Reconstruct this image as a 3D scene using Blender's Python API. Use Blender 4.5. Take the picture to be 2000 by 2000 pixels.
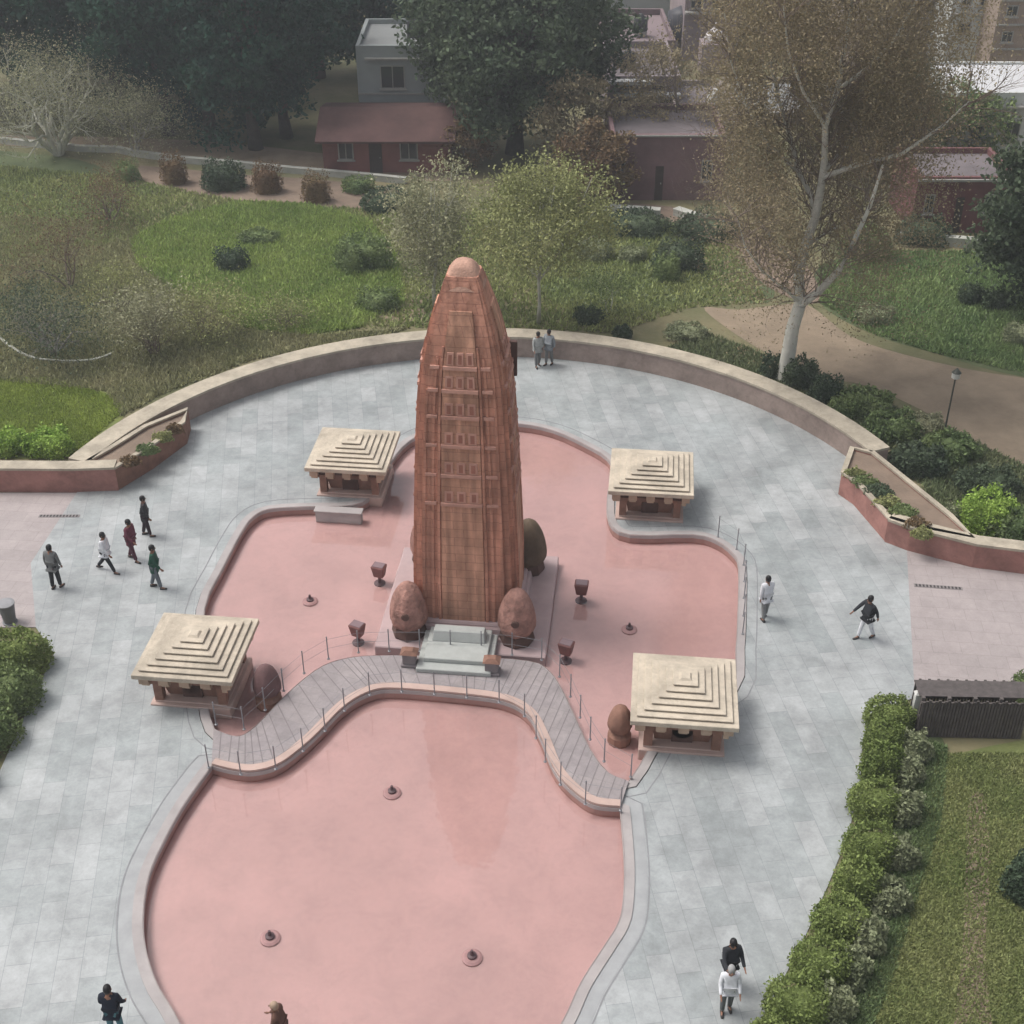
import bpy, bmesh, math, random
import numpy as np
from mathutils import Vector, Matrix
R = math.radians
SC = bpy.context.scene
COL = SC.collection
for _o in list(bpy.data.objects): bpy.data.objects.remove(_o)

# ---------------------------------------------------------------- camera, sky, sun, exposure
CAM_H, FPX, PITCH = 27.0, 2600.0, R(33.3)
cam = bpy.data.cameras.new('camera'); camo = bpy.data.objects.new('camera', cam); COL.objects.link(camo)
camo.location = (0, 0, CAM_H); camo.rotation_euler = (R(90) - PITCH, 0, 0)
cam.sensor_width = 36; cam.lens = FPX / 2000 * 36; cam.clip_end = 3000; cam.clip_start = 0.5
SC.camera = camo
SC.render.resolution_x = SC.render.resolution_y = 1024
SUN_EL, SUN_AZ = R(60), R(-72)          # azimuth from +Y towards +X
world = bpy.data.worlds.new("World"); SC.world = world; world.use_nodes = True
wn = world.node_tree; wn.nodes.clear()
wo = wn.nodes.new('ShaderNodeOutputWorld'); wb = wn.nodes.new('ShaderNodeBackground')
sky = wn.nodes.new('ShaderNodeTexSky'); sky.sky_type = 'NISHITA'; sky.sun_disc = False
sky.sun_elevation = SUN_EL; sky.sun_rotation = SUN_AZ
sky.air_density = 1.0; sky.dust_density = 6.0; sky.ozone_density = 1.0
hs = wn.nodes.new('ShaderNodeHueSaturation'); hs.inputs['Saturation'].default_value = 0.28
wn.links.new(sky.outputs[0], hs.inputs['Color']); wn.links.new(hs.outputs[0], wb.inputs['Color'])
wb.inputs['Strength'].default_value = 0.132
wn.links.new(wb.outputs[0], wo.inputs[0])
sl = bpy.data.lights.new('sun', 'SUN'); sl.energy = 1.25; sl.angle = R(20); sl.color = (1, 0.96, 0.9)
so = bpy.data.objects.new('sun', sl); COL.objects.link(so)
sd = Vector((math.sin(SUN_AZ) * math.cos(SUN_EL), math.cos(SUN_AZ) * math.cos(SUN_EL), math.sin(SUN_EL)))
so.rotation_euler = (-sd).to_track_quat('-Z', 'Y').to_euler(); so.location = sd * 80
SC.view_settings.view_transform = 'Standard'; SC.view_settings.look = 'None'
SC.view_settings.exposure = 0.41; SC.view_settings.gamma = 1

# ---------------------------------------------------------------- survey helpers (turn a sight line of the photo into a place on the ground)
def at(px, py, z=0.0):
    c, s = math.cos(PITCH), math.sin(PITCH)
    x, y = (px - 1000) / FPX, (py - 1000) / FPX
    v = Vector((x, c - y * s, -s - y * c)); t = (z - CAM_H) / v.z
    return Vector((v.x * t, v.y * t, z))
def height_at(Y, py):            # height of a point Y metres out that stands at line py
    return CAM_H - Y * math.tan(PITCH + math.atan((py - 1000) / FPX))
def x_at(px, Y, z=0):
    return (px - 1000) / FPX * (Y * math.cos(PITCH) + (CAM_H - z) * math.sin(PITCH))

# ---------------------------------------------------------------- materials
MATS = {}
def nd(m): return m.node_tree.nodes, m.node_tree.links
def mat(name, col, rough=0.85, var=0.15, scale=3.0, bump=0.0, col2=None, island=0.0, detail=6, spec=0.3, bscale=None):
    if name in MATS: return MATS[name]
    m = bpy.data.materials.new(name); m.use_nodes = True; n, l = nd(m)
    b = n['Principled BSDF']; b.inputs['Roughness'].default_value = rough; b.inputs['Specular IOR Level'].default_value = spec
    tc = n.new('ShaderNodeNewGeometry'); nz = n.new('ShaderNodeTexNoise'); nz.inputs['Scale'].default_value = scale; nz.inputs['Detail'].default_value = detail
    nz.inputs['Roughness'].default_value = 0.65
    l.new(tc.outputs['Position'], nz.inputs['Vector'])
    rp = n.new('ShaderNodeValToRGB'); c = np.array(col); c2 = np.array(col2) if col2 is not None else None
    e = rp.color_ramp.elements; e[0].position = 0.3; e[1].position = 0.7
    a0 = c * (1 - var); a1 = c * (1 + var) if c2 is None else c2
    e[0].color = (*np.clip(a0, 0, 1), 1); e[1].color = (*np.clip(a1, 0, 1), 1)
    l.new(nz.outputs[0], rp.inputs[0]); out = rp.outputs[0]
    if island:
        hv = n.new('ShaderNodeHueSaturation'); mr = n.new('ShaderNodeMapRange'); mr.inputs[3].default_value = 1 - island; mr.inputs[4].default_value = 1 + island
        l.new(tc.outputs['Random Per Island'], mr.inputs[0]); l.new(mr.outputs[0], hv.inputs['Value']); l.new(out, hv.inputs['Color']); out = hv.outputs[0]
    l.new(out, b.inputs['Base Color'])
    if bump:
        bp = n.new('ShaderNodeBump'); bp.inputs['Strength'].default_value = bump; bp.inputs['Distance'].default_value = 0.05
        n2 = n.new('ShaderNodeTexNoise'); n2.inputs['Scale'].default_value = bscale or scale * 6; n2.inputs['Detail'].default_value = 5
        l.new(tc.outputs['Position'], n2.inputs['Vector']); l.new(n2.outputs[0], bp.inputs['Height']); l.new(bp.outputs[0], b.inputs['Normal'])
    MATS[name] = m; return m
def leafmat(name, c1, c2, scale=0.9, island=0.35, trans=0.25):
    m = mat(name, c1, 0.7, 0, scale, 0, c2, island, spec=0.2)
    n, l = nd(m); b = n['Principled BSDF']
    if trans:
        src = b.inputs['Base Color'].links[0].from_socket
        t = n.new('ShaderNodeBsdfTranslucent'); mx = n.new('ShaderNodeMixShader'); mx.inputs[0].default_value = trans
        l.new(src, t.inputs[0]); l.new(b.outputs[0], mx.inputs[1]); l.new(t.outputs[0], mx.inputs[2]); l.new(mx.outputs[0], n['Material Output'].inputs[0])
    return m
def tilemat(name, c1, c2, mortar, w, h, msize=0.012, rot=0.0, blotch=0.25, rough=0.55, bias=0.0, bscale=0.35, offset=0.5, spec=0.4):
    m = bpy.data.materials.new(name); m.use_nodes = True; n, l = nd(m); b = n['Principled BSDF']
    g = n.new('ShaderNodeNewGeometry'); mp = n.new('ShaderNodeMapping'); mp.inputs['Rotation'].default_value = (0, 0, rot)
    l.new(g.outputs['Position'], mp.inputs[0])
    br = n.new('ShaderNodeTexBrick'); br.inputs['Scale'].default_value = 1; br.inputs['Brick Width'].default_value = w; br.inputs['Row Height'].default_value = h
    br.inputs['Mortar Size'].default_value = msize; br.inputs['Mortar Smooth'].default_value = 0.3; br.inputs['Bias'].default_value = bias; br.offset = offset
    br.inputs['Color1'].default_value = (*c1, 1); br.inputs['Color2'].default_value = (*c2, 1); br.inputs['Mortar'].default_value = (*mortar, 1)
    l.new(mp.outputs[0], br.inputs[0])
    out = br.outputs[0]
    for sc_, lo, hi in ((bscale, 1 - blotch, 1 + blotch), (bscale * 7, 1 - blotch * .5, 1 + blotch * .5), (14, 0.94, 1.05)):
        nz = n.new('ShaderNodeTexNoise'); nz.inputs['Scale'].default_value = sc_; nz.inputs['Detail'].default_value = 6; nz.inputs['Roughness'].default_value = .6
        l.new(g.outputs['Position'], nz.inputs['Vector'])
        mr = n.new('ShaderNodeMapRange'); mr.inputs[1].default_value = .3; mr.inputs[2].default_value = .7; mr.inputs[3].default_value = lo; mr.inputs[4].default_value = hi
        l.new(nz.outputs[0], mr.inputs[0]); hv = n.new('ShaderNodeHueSaturation'); l.new(mr.outputs[0], hv.inputs['Value']); l.new(out, hv.inputs['Color']); out = hv.outputs[0]
    l.new(out, b.inputs['Base Color']); b.inputs['Roughness'].default_value = rough; b.inputs['Specular IOR Level'].default_value = spec
    MATS[name] = m; return m

SANDRED = mat('red_sandstone', (0.295, 0.122, 0.083), 0.85, 0.25, 1.6, 0.5)
SANDLIGHT = mat('ochre_sandstone', (0.47, 0.26, 0.205), 0.85, 0.22, 1.2, 0.5)
SANDTAN = mat('tan_sandstone', (0.42, 0.31, 0.23), 0.85, 0.15, 2.0, 0.3)
CREAM = mat('cream_stone', (0.50, 0.435, 0.35), 0.8, 0.16, 1.1, 0.35)
COPING = mat('weathered_cream_coping', (0.41, 0.36, 0.285), 0.85, 0.22, 0.9, 0.4)
RINGFACE = mat('weathered_pink_stone', (0.30, 0.235, 0.205), 0.85, 0.2, 0.8, 0.4)
PINKWALL = mat('pink_red_stone', (0.33, 0.165, 0.14), 0.85, 0.2, 0.9, 0.4)
BROWN = mat('brown_stone', (0.24, 0.13, 0.095), 0.85, 0.25, 2.0, 0.4)
DARKB = mat('dark_brown_stone', (0.10, 0.055, 0.045), 0.85, 0.2, 2.0)
OLIVEST = mat('shaded_olive_stone', (0.13, 0.095, 0.065), 0.9, 0.25, 1.5, .4)  # shade on the rear right corner lantern, put into its stone colour
RIM = mat('lavender_rim_stone', (0.345, 0.315, 0.31), 0.7, 0.14, 1.0, 0.2)
PINKRIM = mat('pink_rim_stone', (0.45, 0.33, 0.29), 0.7, 0.14, 1.0, 0.2)
BASIN = mat('pink_basin_render', (0.54, 0.36, 0.345), 0.6, 0.07, 0.28, 0.05, detail=4)
BASINWALL = mat('pink_brown_basin_wall', (0.33, 0.19, 0.165), 0.7, 0.15, 1.2)
JOINT = mat('dark_joint', (0.20, 0.175, 0.18), 0.9, 0.1)
MARBLE = tilemat('grey_blue_marble_paving', (0.288, 0.31, 0.313), (0.36, 0.373, 0.377), (0.245, 0.26, 0.264), 1.25, 0.62, 0.009, R(82), 0.2, 0.42, bscale=0.3)
PINKPAVE = tilemat('pale_pink_paving', (0.325, 0.285, 0.28), (0.35, 0.305, 0.30), (0.28, 0.245, 0.24), 0.9, 0.6, 0.012, R(6), 0.08, 0.7)
WALKSLAB = tilemat('lavender_grey_slabs', (0.275, 0.245, 0.25), (0.31, 0.275, 0.275), (0.25, 0.225, 0.225), 0.8, 0.8, 0.01, R(20), 0.12, 0.65)
def stains(m, amt=.12):
    n, l = nd(m); b = n['Principled BSDF']; src = b.inputs['Base Color'].links[0].from_socket; g = n.new('ShaderNodeNewGeometry'); out = src
    for sc_, a_ in ((1.1, amt), (5.5, amt * .5)):
        z = n.new('ShaderNodeTexNoise'); z.inputs['Scale'].default_value = sc_; z.inputs['Detail'].default_value = 8; z.inputs['Roughness'].default_value = .7; z.inputs['Distortion'].default_value = .6
        l.new(g.outputs['Position'], z.inputs['Vector']); r = n.new('ShaderNodeMapRange'); r.inputs[1].default_value = .38; r.inputs[2].default_value = .56; r.inputs[3].default_value = 1 - a_; r.inputs[4].default_value = 1.02
        l.new(z.outputs[0], r.inputs[0]); h = n.new('ShaderNodeHueSaturation'); l.new(r.outputs[0], h.inputs['Value']); l.new(out, h.inputs['Color']); out = h.outputs[0]
    l.new(out, b.inputs['Base Color'])
stains(BASIN, .05); stains(MARBLE, .13); stains(PINKPAVE, .08); stains(CREAM, .18); stains(COPING, .18); stains(PINKWALL, .18); stains(RINGFACE, .18); stains(WALKSLAB, .12)
WHITEST = mat('pale_grey_marble', (0.37, 0.385, 0.37), 0.45, 0.1, 2.5)
DARKMET = mat('dark_bronze', (0.09, 0.055, 0.06), 0.5, 0.1)
def water_mat():
    m = bpy.data.materials.new('shallow_water'); m.use_nodes = True; n, l = nd(m); n.remove(n['Principled BSDF'])
    t = n.new('ShaderNodeBsdfTransparent'); t.inputs[0].default_value = (0.96, 0.955, 0.955, 1)
    g = n.new('ShaderNodeBsdfGlossy'); g.inputs['Roughness'].default_value = 0.05; g.inputs['Color'].default_value = (1, 1, 1, 1)
    f = n.new('ShaderNodeFresnel'); f.inputs[0].default_value = 1.62; mx = n.new('ShaderNodeMixShader')
    nz = n.new('ShaderNodeTexNoise'); nz.inputs['Scale'].default_value = 1.4; nz.inputs['Detail'].default_value = 3
    bp = n.new('ShaderNodeBump'); bp.inputs['Strength'].default_value = 0.12; bp.inputs['Distance'].default_value = 0.06
    ge = n.new('ShaderNodeNewGeometry'); l.new(ge.outputs['Position'], nz.inputs['Vector']); l.new(nz.outputs[0], bp.inputs['Height'])
    l.new(bp.outputs[0], g.inputs['Normal']); l.new(bp.outputs[0], f.inputs['Normal'])
    l.new(f.outputs[0], mx.inputs[0]); l.new(t.outputs[0], mx.inputs[1]); l.new(g.outputs[0], mx.inputs[2]); l.new(mx.outputs[0], n['Material Output'].inputs[0])
    return m
WATER = water_mat()
GROUND = mat('rough_garden_ground', (0.131, 0.153, 0.067), 0.95, 0.35, 0.16, 0.6, (0.226, 0.190, 0.111), bscale=5)
LAWN = mat('bright_lawn', (0.133, 0.175, 0.054), 0.95, 0.3, 0.3, 0.6, (0.230, 0.230, 0.096), bscale=9)
DLAWN = mat('deep_green_lawn', (0.075, 0.105, 0.048), 0.95, 0.3, 0.3, 0.6, (0.125, 0.15, 0.07), bscale=9)
YLAWN = mat('yellow_green_lawn', (0.13, 0.17, 0.05), 0.95, 0.3, 0.4, 0.6, (0.23, 0.25, 0.08), bscale=9)
SAND = mat('sandy_path', (0.25, 0.195, 0.14), 0.95, 0.25, 0.5, 0.5, bscale=8)
SOIL = mat('reddish_soil', (0.20, 0.15, 0.115), 0.95, 0.3, 0.5, 0.5, bscale=8)

# ---------------------------------------------------------------- mesh helpers
def obj(name, V, F, m, parent=None, smooth=False):
    me = bpy.data.meshes.new(name); me.from_pydata([tuple(v) for v in V], [], F)
    for mm in (m if isinstance(m, (list, tuple)) else [m]): me.materials.append(mm)
    if smooth: me.polygons.foreach_set('use_smooth', [True] * len(me.polygons))
    me.update(); o = bpy.data.objects.new(name, me); COL.objects.link(o)
    if parent: o.parent = parent
    return o
class MB:
    def __init__(s): s.V = []; s.F = []; s.M = []
    def add(s, V, F, mi=0):
        b = len(s.V); s.V += [tuple(v) for v in V]; s.F += [tuple(i + b for i in f) for f in F]; s.M += [mi] * len(F); return s
    def box(s, x0, x1, y0, y1, z0, z1, mi=0):
        V = [(x, y, z) for z in (z0, z1) for x, y in ((x0, y0), (x1, y0), (x1, y1), (x0, y1))]
        return s.add(V, [(0, 3, 2, 1), (4, 5, 6, 7), (0, 1, 5, 4), (1, 2, 6, 5), (2, 3, 7, 6), (3, 0, 4, 7)], mi)
    def frustum(s, cx, cy, z0, z1, hx0, hy0, hx1, hy1, mi=0):
        V = [(cx + sx * h[0], cy + sy * h[1], z) for z, h in ((z0, (hx0, hy0)), (z1, (hx1, hy1))) for sx, sy in ((-1, -1), (1, -1), (1, 1), (-1, 1))]
        return s.add(V, [(0, 3, 2, 1), (4, 5, 6, 7), (0, 1, 5, 4), (1, 2, 6, 5), (2, 3, 7, 6), (3, 0, 4, 7)], mi)
    def tube(s, pts, rad, n=6, mi=0, cap=True):
        pts = [Vector(p) for p in pts]; rings = []; b0 = len(s.V)
        for i, p in enumerate(pts):
            d = (pts[min(i + 1, len(pts) - 1)] - pts[max(i - 1, 0)]);
            if d.length < 1e-6: d = Vector((0, 0, 1))
            d.normalize(); a = d.orthogonal().normalized() if abs(d.z) > .9 else d.cross(Vector((0, 0, 1))).normalized(); b = d.cross(a)
            for k in range(n):
                t = 2 * math.pi * k / n; s.V.append(tuple(p + (a * math.cos(t) + b * math.sin(t)) * rad[i]))
        for i in range(len(pts) - 1):
            for k in range(n):
                k2 = (k + 1) % n; q = (b0 + i * n + k, b0 + i * n + k2, b0 + (i + 1) * n + k2, b0 + (i + 1) * n + k); s.F.append(q); s.M.append(mi)
        if cap:
            s.F.append(tuple(b0 + k for k in range(n))[::-1]); s.M.append(mi)
            s.F.append(tuple(b0 + (len(pts) - 1) * n + k for k in range(n))); s.M.append(mi)
        return s
    def lathe(s, prof, n=16, cx=0, cy=0, mi=0, sx=1, sy=1):
        b = len(s.V)
        for r, z in prof:
            for k in range(n):
                t = 2 * math.pi * k / n; s.V.append((cx + r * math.cos(t) * sx, cy + r * math.sin(t) * sy, z))
        for i in range(len(prof) - 1):
            for k in range(n):
                k2 = (k + 1) % n; s.F.append((b + i * n + k, b + i * n + k2, b + (i + 1) * n + k2, b + (i + 1) * n + k)); s.M.append(mi)
        s.F.append(tuple(b + k for k in range(n))[::-1]); s.M.append(mi)
        s.F.append(tuple(b + (len(prof) - 1) * n + k for k in range(n))); s.M.append(mi)
        return s
    def build(s, name, m, parent=None, smooth=False):
        o = obj(name, s.V, s.F, m, parent, smooth)
        if isinstance(m, (list, tuple)): o.data.polygons.foreach_set('material_index', s.M)
        return o
def bevel(o, w=0.02, seg=1):
    bm = bmesh.new(); bm.from_mesh(o.data); bmesh.ops.remove_doubles(bm, verts=bm.verts, dist=1e-5)
    es = [e for e in bm.edges if len(e.link_faces) == 2 and e.calc_face_angle(0) > 0.5]
    bmesh.ops.bevel(bm, geom=es, offset=w, segments=seg, affect='EDGES', profile=.6, clamp_overlap=True); bm.to_mesh(o.data); bm.free(); return o
def tag(o, label=None, cat=None, group=None, kind=None):
    if label: o['label'] = label
    if cat: o['category'] = cat
    if group: o['group'] = group
    if kind: o['kind'] = kind
    return o
def empty(name, loc, rz=0, label=None, cat=None, group=None):
    o = bpy.data.objects.new(name, None); COL.objects.link(o); o.location = loc; o.rotation_euler = (0, 0, rz); o.empty_display_size = .3
    return tag(o, label, cat, group)
def copy_tree(o, parent=None):
    c = o.copy(); COL.objects.link(c); c.parent = parent
    for ch in [x for x in COL.objects if x.parent == o]: copy_tree(ch, c)
    return c
def smooth_path(P, n=6, closed=False):
    P = [Vector((p[0], p[1])) for p in P]; out = []; N = len(P)
    for i in range(N if closed else N - 1):
        g = (lambda k: P[k % N]) if closed else (lambda k: P[min(max(k, 0), N - 1)])
        a, b, c, d = g(i - 1), g(i), g(i + 1), g(i + 2)
        for k in range(n):
            t = k / n
            out.append(.5 * ((2 * b) + (c - a) * t + (2 * a - 5 * b + 4 * c - d) * t * t + (3 * b - a - 3 * c + d) * t ** 3))
    if not closed: out.append(P[-1])
    return out
def offset(P, d, closed=True):
    N = len(P); out = []
    for i in range(N):
        a = P[(i - 1) % N] if closed or i > 0 else P[i]; b = P[(i + 1) % N] if closed or i < N - 1 else P[i]
        t = (b - a).normalized(); out.append(P[i] + Vector((t.y, -t.x)) * d)
    return out
def area(P): return sum(P[i].x * P[(i + 1) % len(P)].y - P[(i + 1) % len(P)].x * P[i].y for i in range(len(P))) / 2
def ccw(P): return P if area(P) > 0 else P[::-1]
def sheet(name, outer, holes, z, m, kind='structure'):
    bm = bmesh.new()
    for loop in [outer] + holes:
        vs = [bm.verts.new((p[0], p[1], z)) for p in loop]
        for i in range(len(vs)): bm.edges.new((vs[i], vs[(i + 1) % len(vs)]))
    bmesh.ops.triangle_fill(bm, edges=bm.edges[:], use_beauty=True, use_dissolve=False)
    for f in bm.faces:
        if f.normal.z < 0: f.normal_flip()
    me = bpy.data.meshes.new(name); bm.to_mesh(me); bm.free(); me.materials.append(m)
    o = bpy.data.objects.new(name, me); COL.objects.link(o)
    if kind: o['kind'] = kind
    return o
def band(mb, P, d0, d1, z0, z1, closed=True, mi=0):
    """a strip of box section along P, between offsets d0 and d1"""
    A = offset(P, d0, closed); B = offset(P, d1, closed); n = len(P)
    V = [(p.x, p.y, z) for z, q in ((z0, A), (z1, A), (z1, B), (z0, B)) for p in q]
    F = []
    for i in range(n if closed else n - 1):
        j = (i + 1) % n
        for r in range(4):
            r2 = (r + 1) % 4; F.append((r * n + i, r * n + j, r2 * n + j, r2 * n + i))
    if not closed: F += [(0, n, 2 * n, 3 * n), (n - 1, 4 * n - 1, 3 * n - 1, 2 * n - 1)]
    mb.add(V, F, mi); return mb
def fixn(o):
    bm = bmesh.new(); bm.from_mesh(o.data); bmesh.ops.recalc_face_normals(bm, faces=bm.faces); bm.to_mesh(o.data); bm.free(); return o
def V2(px, py, z=0): v = at(px, py, z); return Vector((v.x, v.y))

# ================================================================ THE SETTING
FB_PX = [(414, 1497), (455, 1507), (497, 1510), (549, 1494), (611, 1445), (673, 1383), (725, 1354), (776, 1349), (906, 1360), (985, 1372), (1031, 1398), (1057, 1445), (1083, 1507), (1119, 1548), (1160, 1574), (1212, 1580),
         (1220, 1688), (1217, 1766), (1207, 1807), (1181, 1849), (1135, 1921), (1104, 1988)]
FB_L = [(336, 1973), (305, 1921), (285, 1859), (279, 1792), (290, 1714), (321, 1642), (362, 1569)]
fb_top = [V2(*p) for p in FB_PX]; fb_left = [V2(*p) for p in FB_L]
fb = fb_top + [Vector(p) for p in ((.7, 18.6), (-.3, 17.6), (-1.9, 16.9), (-3.7, 16.7), (-5.5, 17.2), (-6.9, 18.2))] + fb_left
i0, i1 = 0, 15
FB = []
segs = [fb[0:16], fb[15:] + [fb[0]]]      # two sharp corners where the walkway meets the flanks
for sg in segs: FB += smooth_path(sg, 5)[:-1]
FB = ccw(FB)
BK_PX = [(418, 1425), (462, 1440), (490, 1428), (517, 1403), (560, 1358), (615, 1312), (665, 1290), (740, 1282), (900, 1284), (1030, 1292), (1072, 1312), (1098, 1350), (1126, 1410), (1152, 1465), (1185, 1508), (1228, 1528)]
FR_PX = FB_PX[:16]
TB_PX = [(399, 1190), (435, 1110), (471, 1041), (493, 1012), (525, 996), (598, 991), (690, 988), (730, 965), (762, 905), (800, 862), (860, 838), (935, 829), (1013, 829), (1080, 842), (1139, 868), (1186, 896), (1196, 925), (1187, 966), (1190, 1020), (1230, 1046), (1354, 1046), (1401, 1059), (1430, 1081), (1443, 1107), (1442, 1193), (1438, 1266), (1425, 1345), (1300, 1420)]
tb = [V2(*p) for p in TB_PX] + [V2(*p) for p in BK_PX[::-1]] + [V2(400, 1330)]
TB = ccw(smooth_path(tb, 3, True))

CX, CY, RO, RI = -1.0, 38.0, 16.65, 15.85
def ringp(a, r): return Vector((CX + r * math.cos(a), CY + r * math.sin(a)))
A0, A1 = R(21.5), R(161.5)
arc = [A0 + (A1 - A0) * i / 72 for i in range(73)]

plaza = [V2(1771, 1070), V2(1787, 1362), V2(1700, 1395), V2(1684, 1460), V2(1680, 1530), V2(1657, 1630), V2(1617, 1730), V2(1563, 1850), V2(1490, 1985), V2(1440, 2090), V2(1200, 2500), Vector((-16, 9)), V2(-150, 1800), V2(0, 1505), V2(52, 1390), V2(105, 1278), V2(70, 1225), V2(60, 1100), V2(150, 962)]
plaza = plaza + [ringp(a, 16.2) for a in arc[::-1]]
sheet('plaza_paving', plaza, [offset(FB, .3), offset(TB, .28)], 0.0, MARBLE)
sheet('side_path_pink', [V2(-700, 962), V2(150, 962), V2(60, 1100), V2(70, 1225), V2(-700, 1225)], [], 0.0, PINKPAVE).name = 'side_path'
sheet('side_path', [V2(1771, 1070), V2(2700, 1150), V2(2700, 1380), V2(1787, 1362)], [], 0.0, PINKPAVE)
hole = [(-10.9, 34), (-10.8, 42), (-8, 42.6), (-6.2, 49), (4.4, 49), (5, 42), (9, 40.5), (8.9, 32), (5, 26), (3.9, 26), (3.9, 22), (2.6, 19), (0, 16.2), (-4, 15.6), (-8.5, 17.2), (-10.4, 22), (-9.8, 27.8)]
sheet('ground', [(-400, -60), (400, -60), (400, 700), (-400, 700)], [hole], -0.03, GROUND)
# basins
def basin(P, nm, rim, inner_rim, zf=-0.34, zw=-0.29):
    sheet(nm + '_basin_floor', P, [], zf, BASIN)
    mb = MB(); n = len(P)
    mb.add([(p.x, p.y, zf) for p in P] + [(p.x, p.y, 0.05) for p in P], [(i, (i + 1) % n, n + (i + 1) % n, n + i) for i in range(n)])
    o = mb.build(nm + '_basin_wall', BASINWALL); o['kind'] = 'structure'
    c = MB(); band(c, P, -0.02, 0.26, -0.1, 0.035); o = fixn(c.build(nm + '_basin_rim', rim)); o['kind'] = 'structure'
    o = sheet('water', offset(P, -0.01), [], zw, WATER)
basin(FB, 'front', RIM, None)
basin(TB, 'rear', RIM, None)
# pale coping of the front pool where it borders the walkway
c = MB(); band(c, smooth_path([V2(*p) for p in FR_PX], 5), -.24, 0.0, 0.06, 0.125, closed=False)
o = fixn(c.build('walkway_coping', PINKRIM)); o['kind'] = 'structure'
# walkway with radial joints
fa = smooth_path([V2(*p) for p in FR_PX], 5); ba = smooth_path([V2(*p) for p in BK_PX], 5)
w = MB(); V = []; F = []; N = len(fa)
for a, b in zip(fa, ba):
    d = (b - a); V += [(a + d * .045).to_3d() + Vector((0, 0, .1)), (b - d * .045).to_3d() + Vector((0, 0, .1))]
F = [(2 * i, 2 * i + 1, 2 * i + 3, 2 * i + 2) for i in range(N - 1)]
o = fixn(w.add(V, F).build('walkway', WALKSLAB)); o['kind'] = 'structure'
j = MB()
for i in range(1, N - 1):
    if i % 2 and not (30 < i < 46): continue
    a, b = fa[i], ba[i]; d = b - a; t = Vector((d.y, -d.x)).normalized() * .016
    q = [a + d * .05 - t, a + d * .05 + t, b - d * .05 + t, b - d * .05 - t]; j.add([(p.x, p.y, .104) for p in q], [(0, 1, 2, 3)])
o = fixn(j.build('walkway_joints', JOINT)); o['kind'] = 'structure'
# dark lines of the outer rim paving
j = MB(); band(j, FB, .62, .66, 0.001, 0.006); band(j, TB, .60, .635, 0.001, 0.006)
o = fixn(j.build('paving_border', mat('grey_border_line', (.24, .24, .25)))); o['kind'] = 'structure'
j = MB(); band(j, FB, .255, .60, 0.001, 0.005); o = fixn(j.build('paving_border', mat('lavender_border', (.315, .322, .328), .6, .12, 1.5))); o['kind'] = 'structure'
# lawns, beds and garden paths as sheets on the ground
def gsheet(name, px, m, z, n=4):
    return sheet(name, ccw(smooth_path([V2(*p) for p in px], n, True)), [], z, m)
gsheet('lawn', [(255, 470), (330, 430), (470, 395), (600, 400), (720, 430), (775, 500), (790, 590), (700, 640), (590, 655), (480, 640), (400, 590), (330, 560), (270, 520)], LAWN, -.022)
gsheet('lawn', [(-400, 745), (90, 735), (215, 770), (250, 800), (150, 885), (0, 895), (-400, 895)], YLAWN, -.022)
gsheet('lawn', [(-200, 300), (110, 305), (230, 345), (250, 400), (160, 470), (0, 520), (-200, 520)], DLAWN, -.022)
gsheet('lawn', [(1130, 420), (1300, 425), (1420, 450), (1500, 540), (1500, 590), (1380, 585), (1250, 610), (1120, 600), (1050, 560), (1060, 470)], DLAWN, -.022)
gsheet('lawn', [(1600, 520), (1700, 500), (1960, 500), (2200, 520), (2300, 760), (2000, 735), (1830, 690), (1700, 650), (1600, 590)], DLAWN, -.022)
gsheet('lawn', [(1850, 1475), (2300, 1470), (2500, 2300), (1600, 2300), (1680, 1950), (1770, 1700), (1815, 1560)], LAWN, -.022)
gsheet('worn_strip', [(1893, 1560), (1925, 1560), (1935, 1700), (1925, 1850), (1940, 2100), (1860, 2100), (1880, 1850), (1885, 1700)], SOIL, -.012)
gsheet('grass_strip', [(1795, 1440), (1850, 1460), (1830, 1600), (1780, 1720), (1700, 1930), (1610, 2200), (1470, 2200), (1590, 1960), (1680, 1780), (1740, 1640)], DLAWN, -.016)
gsheet('garden_path', [(1375, 600), (1440, 604), (1520, 595), (1580, 596), (1660, 655), (1760, 690), (1900, 722), (2100, 760), (2500, 900), (2400, 1010), (2000, 930), (1900, 860), (1800, 800), (1690, 752), (1600, 735), (1500, 690), (1420, 640)], SAND, -.018)
gsheet('garden_path', [(-300, 240), (0, 262), (250, 268), (440, 278), (640, 300), (900, 330), (900, 352), (700, 348), (460, 325), (230, 300), (0, 283), (-300, 270)], SAND, -.018)
gsheet('soil_bed', [(230, 322), (470, 340), (640, 352), (790, 372), (780, 400), (640, 405), (480, 392), (330, 368)], SOIL, -.014)
gsheet('soil_bed', [(1150, 395), (1300, 402), (1420, 430), (1560, 500), (1600, 590), (1500, 560), (1400, 470), (1280, 425), (1150, 412)], SOIL, -.012)
gsheet('soil_bed', [(735, 590), (800, 580), (850, 600), (820, 628), (750, 625)], SAND, -.014)
gsheet('soil_bed', [(620, 556), (700, 552), (720, 570), (640, 580)], SAND, -.012)

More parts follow.
